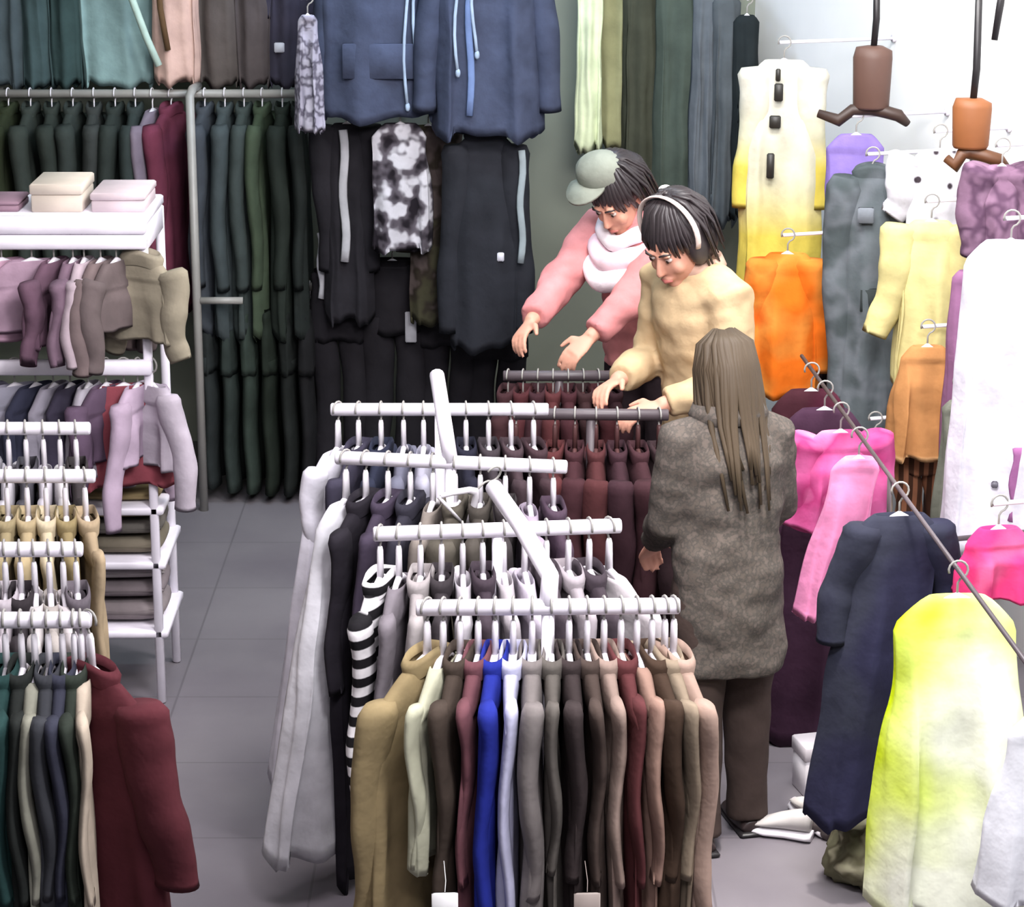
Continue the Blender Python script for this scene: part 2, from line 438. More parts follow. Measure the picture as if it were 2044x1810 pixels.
# ------------------------------------------------------------------ white display racks with T-shaped rails
RZ = 1.30
def rack(label, bars, arms=(), brace=True, metal=None):
    metal = metal or WHITE_METAL
    """bars: list of (point a, point b); each bar has its own post; arms: extra sloping arms"""
    mids = [(a + b) / 2 for a, b in bars]
    c = sum(mids, Vector()) / len(mids)
    t = thing('clothes_rack', label, 'clothes rack', (c.x, c.y, 0))
    L = lambda p: Vector(p) - Vector((c.x, c.y, 0))
    for a, b in bars:
        m = MB(); d = (b - a).normalized()
        m.tube([L(a), L(a) + d * .004, L(b) - d * .004, L(b)], [0.016, 0.020, 0.020, 0.016], 16); m.build('rail', metal, t)
    for p in mids:
        m = MB(); q = L(p); m.tube([(q.x, q.y, 0.03), (q.x, q.y, q.z - 0.018)], [0.016, 0.016], 12); m.build('post', metal, t)
        f = MB(); f.box((q.x, q.y, 0.018), (0.46, 0.05, 0.036), bev=.006); f.build('foot', metal, t)
    if brace and len(mids) > 1:
        m = MB(); m.tube([L(mids[0]) * 1 + Vector((0, 0, -1.12)), L(mids[1]) + Vector((0, 0, -1.12))], 0.014, 10); m.build('brace', metal, t)
    for pts in arms:
        m = MB(); m.tube([L(p) for p in pts], [0.022] * len(pts), 12); m.build('display_arm', metal, t)
    return t
def barz(l, r, ly, ry, z=RZ): return at_z(l, ly, z), at_z(r, ry, z)
B1 = barz(660, 1095, 817, 817); B2 = barz(670, 1132, 913, 932); B3 = barz(745, 1240, 1066, 1049); B4 = barz(830, 1357, 1213, 1209)
m2 = (B2[0] + B2[1]) / 2; m4 = (B4[0] + B4[1]) / 2
rack('white middle clothes rack, farther one, with a short upright arm', [B1, B2],
     [[m2, at(888, 850, m2.y + .02), at(872, 748, m2.y + .25)]])
rack('white middle clothes rack, nearer one, with a long slanted arm', [B3, B4],
     [[m4, at(1098, 1150, m4.y + .03), at(1040, 1050, m4.y + .25), at(985, 972, m4.y + .42)]])
L1 = barz(-330, 180, 855, 855); L2 = barz(-340, 190, 950, 950); L3 = barz(-380, 165, 1098, 1096); L4 = barz(-400, 182, 1239, 1237)
rack('white left edge clothes rack carrying the tan shirts', [L1, L2])
rack('white left edge clothes rack with the dark red coat at its end', [L3, L4])

# ---- front rail of the middle rack
WHT = (210, 205, 212)
rail_row(*B4, [
    (852, (134, 114, 74), 'jacket', 'olive tan', dict(rz=.58, W=.50, L=.86, T=.07, sl=.55, spread=.02, bend=-.05, sr=(.075, .05))),
    (884, (168, 168, 140), 'blouse', 'pale sage', dict(rz=.30, W=.46, L=.46, T=.035, sl=.38)),
    (918, (64, 52, 44), 'shirt', 'dark brown', dict(rz=.23, L=.92, T=.05, sl=.5)),
    (954, (104, 58, 66), 'shirt', 'plum', dict(rz=.18, L=.6)),
    (988, (24, 36, 140), 'shirt', 'royal blue', dict(rz=.13, W=.48, L=.92, T=.05, gain=1.9, sl=.5)),
    (1024, (172, 172, 204), 'shirt', 'pale lavender', dict(rz=.09, W=.46, L=.92, sl=.5)),
    (1062, (112, 104, 102), 'jacket', 'mid grey', dict(rz=.04, W=.47, L=.9, T=.06, sl=.45)),
    (1100, (88, 82, 76), 'jacket', 'slate grey', dict(rz=0, L=.7, sl=.4)),
    (1136, (54, 44, 44), 'shirt', 'charcoal', dict(rz=-.05, L=.9, T=.05)),
    (1172, (70, 56, 50), 'shirt', 'dark umber', dict(rz=-.09, L=.9)),
    (1206, (140, 116, 104), 'shirt', 'dusty rose', dict(rz=-.12, L=.62)),
    (1240, (92, 42, 44), 'shirt', 'maroon', dict(rz=-.15, L=.92)),
    (1272, (148, 112, 96), 'blouse', 'copper', dict(rz=-.18, L=.62)),
    (1302, (64, 46, 34), 'shirt', 'chocolate', dict(rz=-.21, L=.92, T=.05)),
    (1328, (134, 116, 94), 'shirt', 'khaki beige', dict(rz=-.26, L=.92)),
    (1346, (156, 126, 110), 'jacket', 'rose beige', dict(rz=-.33, W=.44, L=.92, T=.05, sl=.5)),
], .036, .8, .42, 'clothes on the front rail of the middle rack', 'hangers on the front rail', 'on the front rail', fan=.2)

# ---- third rail
rail_row(*B3, [
    (758, (60, 56, 60), 'shirt', 'black and white striped', dict(rz=.40, W=.38, L=.64, T=.06, sl=.44, spread=.04, sr=(.06, .045),
        mat=cloth((222, 218, 222), 1.5, 'stripes', (26, 24, 28), scale=6.0))),
    (795, (112, 104, 112), 'sweater', 'ash grey', dict(rz=.3, L=.7)),
    (838, (150, 142, 142), 'shirt', 'silver grey', dict(rz=.2)),
    (880, (52, 46, 50), 'shirt', 'ink black', dict(rz=.12)),
    (922, (178, 172, 180), 'blouse', 'off white', dict(rz=.06, W=.4)),
    (962, (64, 52, 62), 'shirt', 'dark plum', dict()),
    (1004, (158, 150, 156), 'blouse', 'pearl grey', dict()),
    (1046, (172, 162, 178), 'blouse', 'lilac white', dict()),
    (1090, (70, 60, 68), 'shirt', 'smoky', dict()),
    (1134, (150, 140, 146), 'shirt', 'stone grey', dict()),
    (1176, (62, 52, 60), 'jacket', 'dark slate', dict()),
    (1216, (186, 178, 182), 'blouse', 'cream white', dict(rz=-.45, sl=.5)),
], .045, .72, .42, 'clothes on the third rail of the middle rack', 'hangers on the third rail', 'on the second nearest rail')

# ---- second rail
rail_row(*B2, [
    (690, (205, 204, 210), 'dress', 'long white', dict(rz=.5, W=.24, L=1.03, T=.08, flare=1.9, amp=.016, gain=1.44, slant=-.12, label='long white flared dress at the aisle end of the middle rack')),
    (730, (34, 30, 38), 'coat', 'long black', dict(rz=.32, W=.38, L=1.14, T=.05, flare=1.05, sl=.45)),
    (775, (58, 48, 66), 'shirt', 'deep violet', dict(rz=.2)),
    (820, (44, 42, 54), 'shirt', 'midnight', dict()),
    (865, (118, 108, 100), 'blouse', 'taupe', dict(L=.6)),
    (910, (78, 72, 62), 'jacket', 'olive khaki', dict(W=.46, T=.09)),
    (960, (66, 60, 54), 'shirt', 'dark moss', dict()),
    (1010, (50, 44, 46), 'shirt', 'soot black', dict()),
    (1058, (146, 130, 150), 'blouse', 'lilac grey', dict(rz=-.25)),
    (1105, (68, 50, 66), 'shirt', 'aubergine', dict(rz=-.3)),
], .05, .72, .42, 'clothes on the second rail of the middle rack', 'hangers on the second rail', 'on the second farthest rail')

# ---- farthest rail
rail_row(*B1, [
    (674, (205, 202, 212), 'blouse', 'white floaty', dict(rz=.55, W=.28, L=1.0, T=.07, flare=1.6, sl=.30, gain=1.44, slant=-.16, label='white floaty long blouse on the far end rail of the middle rack')),
    (715, (52, 48, 66), 'shirt', 'indigo', dict(rz=.3)),
    (760, (34, 38, 58), 'shirt', 'navy', dict()),
    (805, (96, 96, 116), 'blouse', 'blue grey', dict()),
    (845, (150, 148, 166), 'blouse', 'pale steel', dict(W=.4)),
    (930, (30, 30, 46), 'shirt', 'blue black', dict()),
    (975, (54, 46, 52), 'shirt', 'graphite', dict()),
    (1020, (62, 46, 52), 'shirt', 'raisin', dict()),
    (1065, (58, 38, 44), 'shirt', 'dark wine', dict(rz=-.25)),
], .05, .72, .42, 'clothes on the farthest rail of the middle rack', 'hangers on the farthest rail', 'on the farthest rail')

# loose white hanger lying over the clothes of the second rail
hanger(at(985, 946, B2[0].y - .12), 1.2, .30, 'empty white hanger tilted over the olive khaki jacket').rotation_euler = (0.5, 0.75, 1.0)

# ---- left racks, front to back
rail_row(*L4, [
    (-40, (30, 52, 50), 'shirt', 'teal black', dict(L=.95)),
    (8, (30, 62, 60), 'shirt', 'bottle green', dict(L=1.0, T=.05)),
    (40, (34, 38, 36), 'shirt', 'green black', dict(L=1.0)),
    (66, (128, 128, 112), 'blouse', 'grey sage', dict(L=.98)),
    (94, (52, 54, 60), 'shirt', 'slate black', dict(L=1.0, T=.05)),
    (122, (48, 50, 66), 'shirt', 'dusk navy', dict(L=1.0)),
    (146, (40, 48, 40), 'shirt', 'forest', dict(L=1.0)),
    (160, (170, 154, 134), 'cardigan', 'cream edged', dict(L=1.05, W=.44, rz=-.12, T=.03)),
    (178, (86, 32, 40), 'coat', 'dark red', dict(rz=-.86, W=.40, L=1.02, T=.12, sl=.40, flare=1.2, spread=.22, sr=(.082, .062), label='dark red coat with half sleeves at the aisle end of the left rack')),
], .04, .8, .42, 'clothes on the nearest rail at the left edge', 'hangers on the nearest left rail', 'on the nearest left rail', fan=.06)
rail_row(*L3, [
    (-30, (140, 134, 138), 'shirt', 'dove grey', dict()),
    (8, (168, 158, 166), 'shirt', 'mist grey', dict()),
    (38, (48, 42, 46), 'shirt', 'coal', dict()),
    (66, (176, 170, 170), 'blouse', 'chalk white', dict()),
    (96, (150, 142, 136), 'blouse', 'oatmeal', dict()),
    (124, (180, 172, 174), 'blouse', 'ivory', dict()),
    (150, (86, 78, 86), 'shirt', 'dark mauve', dict(rz=-.2)),
], .04, .7, .42, 'clothes on the second left rail', 'hangers on the second left rail', 'on the second nearest left rail')
rail_row(*L2, [
    (-30, (150, 132, 96), 'shirt', 'straw', dict()),
    (12, (142, 126, 88), 'shirt', 'camel', dict(T=.05)),
    (52, (160, 140, 100), 'shirt', 'sand', dict(T=.05)),
    (90, (182, 166, 132), 'shirt', 'cream tan', dict()),
    (128, (132, 114, 72), 'jacket', 'mustard tan', dict(T=.05)),
    (168, (152, 130, 98), 'jacket', 'biscuit', dict(rz=-.3)),
], .04, .7, .42, 'tan clothes on the third left rail', 'hangers on the third left rail', 'on the third left rail')
rail_row(*L1, [
    (-25, (150, 146, 156), 'shirt', 'silver lilac', dict()),
    (15, (168, 164, 172), 'blouse', 'white grey', dict()),
    (50, (66, 64, 72), 'shirt', 'gunmetal', dict()),
    (85, (172, 166, 176), 'blouse', 'pale orchid', dict()),
    (118, (184, 180, 182), 'blouse', 'snowy', dict()),
    (150, (54, 48, 50), 'shirt', 'jet', dict(rz=-.2)),
], .04, .7, .42, 'clothes on the fourth left rail', 'hangers on the fourth left rail', 'on the fourth left rail')

# ------------------------------------------------------------------ two-tier shelf rack at the left
YS = 8.35
xr = at(300, 600, YS).x; xl = xr - 1.5
zt = at(150, 430, YS).z; zu = at(150, 480, YS).z; zm = at(150, 730, YS).z
ys0, ys1 = YS - 0.02, YS + 0.42
t = thing('display_shelf_rack', 'white two-tier shelf rack at the left with boxes on top', 'shelf rack', ((xl + xr) / 2, YS + .2, 0))
ox, oy = (xl + xr) / 2, YS + .2
def sbox(name, x0, x1, y0, y1, z0, z1, mat=WHITE_METAL, bev=.006):
    m = MB(); m.box(((x0 + x1) / 2 - ox, (y0 + y1) / 2 - oy, (z0 + z1) / 2), (x1 - x0, y1 - y0, z1 - z0), bev=bev); return m.build(name, mat, t)
sbox('top_shelf', xl, xr, ys0, ys1, zt - .035, zt)
sbox('front_edge', xl, xr, ys0 - .02, ys0 + .002, zt - .058, zt + .004)
sbox('front_rail', xl, xr, ys0 - .02, ys0 + .015, zu - .025, zu + .025)
sbox('middle_rail', xl, xr, ys0 - .02, ys0 + .015, zm - .026, zm + .026)
for x in (xl, xr - .03):
    for y in (ys0, ys1 - .03): sbox('post', x, x + .03, y, y + .03, 0, zt - .036)
    sbox('side_panel', x, x + .03, ys0 + .031, ys1 - .031, zt - .12, zt - .037)
SHELF_Z = [at(265, y, YS).z for y in (1010, 1118, 1255)]
xs1 = at(330, 1100, YS).x
for z in SHELF_Z: sbox('lower_shelf', xl + .031, xs1, ys0 + .0, ys1, z - .03, z)
# boxes on the top shelf
def carton(label, l, r, tp, Y, z0, depth, rgb, rz=0):
    a = at(l, 420, Y); b = at(r, 420, Y); h = at((l + r) / 2, tp, Y).z - z0
    o = thing('cardboard_box', label, 'box', ((a.x + b.x) / 2, Y + depth / 2, z0), rz, 'boxes on the left top shelf')
    W = b.x - a.x; mt = plain('carton_%d' % rgb[0], rgb, .8, gain=1.3)
    m = MB(); m.box((0, 0, h * .31), (W * .96, depth * .96, h * .62), bev=.004); m.build('tray', mt, o)
    m = MB(); m.box((0, 0, h * .81), (W, depth, h * .38), bev=.005); m.build('lid', mt, o)
carton('taller beige cardboard box on the left top shelf', 60, 166, 368, YS + .05, zt, .26, (176, 166, 154))
carton('lower pinkish grey box on the left top shelf, at its right end', 180, 291, 386, YS + .05, zt, .28, (178, 164, 168))
carton('small mauve box half out of frame on the left top shelf', -40, 38, 402, YS + .06, zt, .2, (120, 96, 108))
# clothes on its two rails: short ones above, longer below
def tier(z, items, group, place):
    for px, rgb, kind, adj, Wd, bot, rz, o in items:
        p = at(px, 600, YS - .005); L = (z - .075) - at(px, bot, YS - .1).z
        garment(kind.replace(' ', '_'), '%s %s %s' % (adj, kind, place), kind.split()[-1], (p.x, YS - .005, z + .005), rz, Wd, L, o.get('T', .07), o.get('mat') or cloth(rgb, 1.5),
                sleeves=o.get('sl'), flare=o.get('flare', 1.15), short='%s %s %s' % (adj, kind, place), group=group, collar=o.get('collar', False),
                hgroup='hangers on the left shelf rack', spread=.16, sleeve_r=o.get('sr', (.055, .04)))
tier(zu, [
    (-60, (150, 88, 122), 'blouse', 'rose pink', .34, 690, 1.0, dict(sl=.2)),
    (8, (176, 132, 156), 'blouse', 'dusty pink', .34, 690, .75, dict(sl=.22, flare=1.3)),
    (68, (164, 130, 152), 'blouse', 'wide mauve pink', .36, 672, .35, dict(sl=.2, flare=1.4, T=.09)),
    (112, (96, 66, 84), 'shirt', 'dark mauve short', .36, 690, 1.25, dict(sl=.25)),
    (150, (110, 84, 102), 'shirt', 'plum grey short', .36, 690, 1.4, dict(sl=.25)),
    (172, (168, 148, 158), 'blouse', 'pale pink', .36, 700, 1.45, dict(sl=.25)),
    (205, (110, 92, 92), 'shirt', 'brown grey', .36, 665, 1.3, dict(sl=.28, T=.09)),
    (236, (98, 84, 84), 'shirt', 'cocoa', .36, 662, 1.2, dict(sl=.28, T=.09)),
    (286, (140, 130, 108), 'jacket', 'olive beige short', .26, 692, -.55, dict(sl=.28, T=.10, flare=1.2, sr=(.055, .04), collar=True)),
], 'short clothes on the upper rail of the left shelf rack', 'on the upper shelf-rack rail')
tier(zm, [
    (-40, (120, 116, 136), 'skirt', 'grey blue', .3, 960, .8, dict()),
    (20, (150, 148, 166), 'skirt', 'pale blue grey', .3, 960, .6, dict(flare=1.4)),
    (62, (52, 54, 76), 'skirt', 'dark blue', .3, 960, 1.0, dict()),
    (98, (146, 140, 156), 'skirt', 'lavender grey', .3, 960, 1.2, dict()),
    (132, (60, 54, 74), 'skirt', 'dark violet', .3, 960, 1.2, dict()),
    (168, (166, 158, 172), 'skirt', 'pale lilac', .3, 960, 1.35, dict()),
    (204, (92, 70, 94), 'shirt', 'purple grey', .34, 930, 1.1, dict(sl=.3)),
    (240, (150, 62, 74), 'dress', 'red', .30, 985, .25, dict(flare=1.3, T=.1)),
    (268, (170, 146, 170), 'blouse', 'pinkish lilac', .32, 930, 1.2, dict(sl=.4)),
    (298, (172, 160, 174), 'shirt', 'light lilac grey', .24, 945, -.75, dict(sl=.36, T=.09, flare=1.2, sr=(.05, .04))),
], 'clothes on the lower rail of the left shelf rack', 'on the lower shelf-rack rail')
# folded clothes on the lower shelves
def folded(label, cx, w, z0, h, rgb, y, d=.3, rz=0):
    o = thing('folded_clothing', label, 'folded clothes', (cx, y, z0 + .001), rz, 'folded clothes on the lower left shelves')
    m = MB(); m.box((0, 0, h * .5), (w, d, h), bev=h * .35); me = m.mesh('b'); ob = link_mesh(me, 'fold', cloth(rgb, 1.5), o)
    ob.modifiers.new('sub', 'SUBSURF').levels = 2; ob.modifiers['sub'].render_levels = 2
    m = MB(); m.box((0, -d * .5 + .012, h * .5), (w * .96, .02, h * .22), bev=.006); m.build('folded_edge', cloth(tuple(int(c * .9) for c in rgb), 1.5), o)
for zi, (nm, rows) in enumerate([('top', [((150, 128, 82), .05)]), ('middle', [((120, 110, 92), .07), ((104, 98, 92), .06), ((128, 114, 74), .06)]),
                                 ('bottom', [((134, 122, 124), .09), ((120, 108, 112), .07), ((150, 140, 142), .06)])]):
    z = SHELF_Z[zi]
    for j, (rgb, h) in enumerate(rows):
        for c, nmx in ((xs1 - .16, 'right'), (xs1 - .52, 'left')):
            pos = ['lowest', 'second', 'topmost'][j] if len(rows) > 1 else 'only'
            folded('folded %s garment in the %s pile on the %s lower shelf' % (pos + ' ' + ['ochre', 'grey olive', 'mauve grey'][zi], nmx, nm), c, .29, z, h, rgb, YS + .18, rz=.03 * j)
        z += h + .002

# ------------------------------------------------------------------ back wall, left: rails and clothes
def wall_rail(label, a, b, z, Y, stubs, posts=()):
    o = thing('wall_rail', label, 'wall rail', ((a + b) / 2, YB, z)); cx = (a + b) / 2
    m = MB(); m.tube([(a - cx, Y - YB, 0), (b - cx, Y - YB, 0)], .019, 14); m.build('rail', GREY_METAL, o)
    for x in stubs:
        m = MB(); m.tube([(x - cx, Y - YB, 0), (x - cx, 0, 0)], .012, 10); m.build('bracket', GREY_METAL, o)
    return o
Y1 = 10.95
za = at(300, 187, Y1).z; zb = at(420, 572, Y1).z
x0, x1 = at(-60, 187, Y1).x, at(600, 187, Y1).x
wall_rail('long grey steel rail on the back wall above the dark coats', x0, x1, za, Y1, [x0 + .1, x1 - .02])
xp = at(386, 400, Y1 - .29).x
pole = MB(); pole.tube([(0, 0, 0), (0, 0, za + .03), (0, .1, za + .045), (0, .29, za + .034)], .019, 14); pole.tube([(.015, 0, zb), (.2, 0, zb)], .016, 12)
o = pole.build('pole', GREY_METAL); o.location = (xp, Y1 - .29, 0); tag(o, 'thin grey upright post under the long back wall rail', 'post')
wall_rail('short grey rail at knee height among the dark clothes', xp + .06, at(660, 572, Y1).x, zb, Y1, [at(640, 572, Y1).x])
DK = 'under the long back rail'
def back_row(items, z, Y, group, place, fn=None):
    for px, rgb, kind, adj, L, T, rz, o in items:
        p = at(px, 300, Y)
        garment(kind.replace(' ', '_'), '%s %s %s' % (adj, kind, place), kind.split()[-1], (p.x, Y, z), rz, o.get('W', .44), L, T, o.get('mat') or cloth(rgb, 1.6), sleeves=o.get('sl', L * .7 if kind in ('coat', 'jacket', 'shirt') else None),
                short='%s %s %s' % (adj, kind, place), group=group, collar=kind in ('coat', 'jacket'), spread=.03, hgroup='hangers ' + place, amp=.01, flare=o.get('flare', 1.05))
back_row([
    (-20, (40, 46, 36), 'coat', 'moss black', .9, .09, 1.5, {}),
    (22, (44, 52, 32), 'coat', 'dark olive', .95, .09, 1.45, {}),
    (66, (52, 60, 54), 'coat', 'green grey', .95, .09, 1.5, {}),
    (108, (46, 54, 48), 'jacket', 'spruce', .9, .09, 1.6, {}),
    (150, (50, 58, 54), 'jacket', 'dark sage', .9, .09, 1.5, {}),
    (192, (54, 58, 56), 'coat', 'pewter', .95, .09, 1.6, {}),
    (234, (44, 52, 48), 'coat', 'black green', .95, .09, 1.5, {}),
    (274, (48, 58, 56), 'coat', 'deep teal grey', .95, .085, 1.55, {}),
    (308, (120, 106, 122), 'shirt', 'mauve grey', .9, .06, 1.4, {}),
    (345, (112, 44, 66), 'coat', 'burgundy', .92, .085, 1.25, {'W': .4}),
    (412, (62, 68, 76), 'coat', 'slate blue', .96, .09, 1.45, {}),
    (452, (60, 70, 72), 'coat', 'grey teal', .98, .09, 1.5, {}),
    (490, (56, 66, 64), 'coat', 'dark pine', .98, .085, 1.5, {}),
    (526, (60, 74, 54), 'coat', 'leaf green', .98, .07, 1.45, {}),
    (566, (36, 44, 38), 'coat', 'night green', .98, .09, 1.55, {}),
    (598, (32, 38, 36), 'coat', 'pitch', .98, .07, 1.6, {}),
], za, Y1, 'coats under the long back wall rail', DK)
back_row([
    (415, (40, 46, 46), 'trousers', 'dark slate', .82, .08, 1.5, {}),
    (455, (44, 54, 50), 'trousers', 'dull green', .84, .08, 1.5, {}),
    (495, (46, 58, 50), 'trousers', 'pine green', .84, .08, 1.5, {}),
    (535, (30, 38, 30), 'trousers', 'blackish green', .84, .08, 1.5, {}),
    (575, (30, 34, 32), 'trousers', 'charcoal green', .84, .08, 1.5, {}),
    (612, (28, 28, 30), 'trousers', 'matt black', .84, .08, 1.5, {}),
], zb, Y1, 'trousers under the short lower back rail', 'under the short lower rail')

def wall_arm(loc, label, right=False):
    """a steel display arm from the wall out to the hanger"""
    if right:
        d = -WN; dist = (WC - Vector((loc[0], loc[1], 0))).dot(d)
    else: d = Vector((0, 1, 0)); dist = YB - loc[1]
    o = thing('display_hook', label, 'display hook', Vector((loc[0], loc[1], loc[2])) + d * dist, 0, 'display hooks on the walls')
    m = MB(); m.tube([-d * (dist + .02), -d * .005], .007, 10); m.build('hook_rod', WHITE_METAL, o)
    m = MB(); m.tube([-d * .012, -d * .001], .016, 14); m.build('mount', WHITE_METAL, o)
def wface(name, desc, cat, box, Y, mat, right=False, **kw):
    """desc: the label; the hanger and the arm are told apart by it"""
    l, tp, r, b = box
    short = kw.pop('short', desc)
    g, loc = face(name, desc, cat, l, tp, r, b, Y, mat, short=short, **kw)
    wall_arm(loc, 'wall hook carrying the ' + short, right)
    return g

# upper row on the back wall, cut by the top of the photo
TQ = (84, 110, 112)
BWG = 'clothes high on the back wall'
for px0, px1, rgb, ds, kw in [
    (-70, 30, (70, 84, 90), 'dark teal grey coat high on the back wall, leftmost', {}),
    (28, 92, (60, 82, 84), 'petrol coat high on the back wall, second from left', {}),
    (86, 152, (52, 76, 76), 'deep petrol coat high on the back wall, third from left', {}),
    (146, 292, (104, 134, 134), 'wide light teal top high on the back wall', {'T': .13, 'bright': 1}),
    (380, 470, (88, 78, 74), 'brown coat high on the back wall beside the pink one', {}),
    (462, 532, (82, 72, 72), 'brown grey coat high on the back wall', {}),
    (516, 612, (64, 60, 78), 'dark violet jacket with a white badge high on the back wall', dict(extras=patch_extra(plain('badge', (190, 190, 200)), -.35, .80, .045, .045, 'badge')))]:
    wface('coat' if 'coat' in ds else 'sweatshirt' if 'top' in ds else 'jacket', ds, 'coat' if 'coat' in ds else 'top' if 'top' in ds else 'jacket',
          (px0, -220, px1, 168 if px0 > 30 else 172), 11.05, cloth(rgb, 2.3 if kw.pop('bright', 0) else 1.5), sleeves=.62 if px0 > 500 else None, flare=1.0, group=BWG, short=ds.split(' high')[0] + ' on the back wall', spread=.02, **kw)
def MBtube(pts, r, seg=10):
    m = MB(); m.tube(pts, r, seg); return m
def scarf_extra(t, W, T, L, top, drop):
    y = -T * .5 - .03
    MBtube([(-.24, y + .02, top - .16), (-.19, y - .005, top - L * .5), (-.12, y - .01, top - L * .75), (-.07, y - .01, top - L * .9)], .016).build('scarf_end', cloth((190, 214, 202), 1.3), t)
    MBtube([(-.07, y, top - .1), (-.055, y - .01, top - L * .6), (-.03, y, top - L * .82)], .013).build('scarf_end', cloth((110, 86, 62), 1.3), t)
wface('blouse', 'pale pink blouse with mint scarf ends high on the back wall', 'blouse', (296, -220, 388, 164), 10.95, cloth((206, 172, 160), 1.4), flare=1.1, group=BWG,
      short='pale pink blouse on the back wall', extras=scarf_extra)
NV = cloth((60, 68, 94), 1.6, var=.22); CORD = cloth((168, 186, 210), 1.3)
wface('hooded_jacket', 'left navy hooded jacket with pale drawstrings on the back wall', 'jacket', (606, -190, 900, 232), 10.62, NV, sleeves=.9, wfrac=.78, T=.2, flare=1.08, spread=.03, collar=True, amp=.016, group='navy hooded jackets on the back wall',
      extras=multi(cords_extra(CORD, (.12, .16), .88), patch_extra(NV, .0, .72, .30, .15, 'pouch_pocket')), short='left navy hooded jacket', hmat=BLACK_PLASTIC)
wface('hooded_jacket', 'right navy hooded jacket with wide sleeve on the back wall', 'jacket', (830, -190, 1112, 268), 10.5, NV, sleeves=.82, wfrac=.68, T=.2, flare=1.12, spread=.13, collar=True, amp=.022, group='navy hooded jackets on the back wall',
      extras=multi(cords_extra(CORD, (-.12, -.05), .66), stripe_extra(cloth((112, 132, 176), 1.3), -1, .1, .9, .03, .35)), short='right navy hooded jacket', hmat=BLACK_PLASTIC)
lace = cloth((168, 164, 180), 1.3, 'camo', (96, 92, 106), (176, 172, 186), scale=16)
wface('lace_scarf', 'narrow grey lace scarf between the violet and navy jackets', 'scarf', (588, 30, 640, 262), 10.45, lace, T=.04, flare=1.25, amp=.012, short='narrow grey lace scarf')
# black sportswear below the navy jackets
BK = cloth((38, 36, 42), 1.5); BK2 = cloth((42, 44, 52), 1.5); WS = cloth((190, 190, 196), 1.3)
SPG = 'black sportswear under the navy jackets'
wface('track_jacket', 'black track jacket with one white stripe, left of the print', 'jacket', (628, 246, 756, 640), 10.75, BK, sleeves=.7, wfrac=.7, T=.12, spread=.02, group=SPG, extras=stripe_extra(WS, -1, .02, .68, .038, .12), short='black jacket with white stripe')
wface('print_shirt', 'black and white printed top on the back wall', 'top', (742, 246, 856, 500), 10.6,
      cloth((206, 204, 212), 1.4, 'print', (90, 84, 92), (34, 30, 36), scale=11), T=.06, flare=1.02, group=SPG, extras=None, short='black and white printed top')
wface('camouflage_shirt', 'dark camouflage shirt beside the printed top', 'shirt', (800, 250, 910, 640), 10.72, cloth((84, 74, 72), 1.4, 'camo', (48, 42, 36), (60, 58, 44), scale=9), sleeves=.6, T=.1, wfrac=.75, spread=.02, group=SPG, short='dark camouflage shirt')
wface('track_jacket', 'black track jacket with pale sleeve stripe and small white badge', 'jacket', (872, 272, 1066, 690), 10.55, BK2, sleeves=.86, wfrac=.74, T=.15, spread=.02, collar=True, group=SPG,
      extras=multi(stripe_extra(cloth((160, 172, 178), 1.3), 1, .05, .58, .03, 1.0), patch_extra(plain('badge', (190, 190, 200)), .42, .55, .03, .04, 'badge')), short='black track jacket with badge')
for l, tp, r, b, ds, ex in [(620, 540, 730, 940, 'black track trousers with a pale side stripe, leftmost', stripe_extra(WS, -1, -.2, .12, .036, .55)),
                            (716, 520, 850, 930, 'black trousers with white print under the printed top', patch_extra(WS, .55, .3, .05, .14, 'print')),
                            (836, 560, 950, 930, 'plain black trousers in the middle of the sportswear', None),
                            (930, 600, 1050, 930, 'black trousers below the badge jacket', patch_extra(cloth((180, 176, 172), 1.3), .82, .12, .05, .1, 'cuff_print'))]:
    wface('trousers', ds, 'trousers', (l, tp, r, b), 10.85, cloth((34, 32, 36), 1.4), T=.12, flare=1.0, group=SPG, extras=ex, short=ds.replace(' with a pale side stripe', ''))

# pale scarf and olive top right of the sportswear
wface('scarf', 'narrow pale yellow green scarf hanging on the back wall', 'scarf', (1152, -160, 1206, 300), 11.0, cloth((212, 222, 184), 1.45), T=.05, flare=1.0, short='pale yellow green scarf')
wface('tunic', 'olive yellow tunic beside the pale scarf', 'tunic', (1192, -160, 1262, 290), 11.15, cloth((146, 146, 98), 1.5), T=.08, flare=1.0, short='olive yellow tunic')
# dark coats by the corner
for l, tp, r, b, rgb, Y, ds in [(1246, -150, 1326, 460, (66, 68, 56), 11.1, 'dark olive long coat by the corner, leftmost'),
                                (1312, -120, 1402, 460, (72, 82, 74), 11.05, 'dark green grey long coat by the corner'),
                                (1384, -60, 1436, 440, (96, 102, 108), 11.0, 'steel grey long coat by the corner'),
                                (1424, -10, 1478, 440, (84, 90, 94), 10.95, 'slate long coat by the corner, beside the white wall'),
                                (1466, 30, 1516, 430, (36, 42, 44), 10.9, 'black narrow coat at the corner, rightmost')]:
    wface('long_coat', ds, 'coat', (l, tp, r, b), Y, cloth(rgb, 1.35), T=.14, flare=1.0, nf=6, amp=.014, group='long coats by the corner', short=ds.split(',')[0] + (' leftmost' if 'left' in ds else ''))

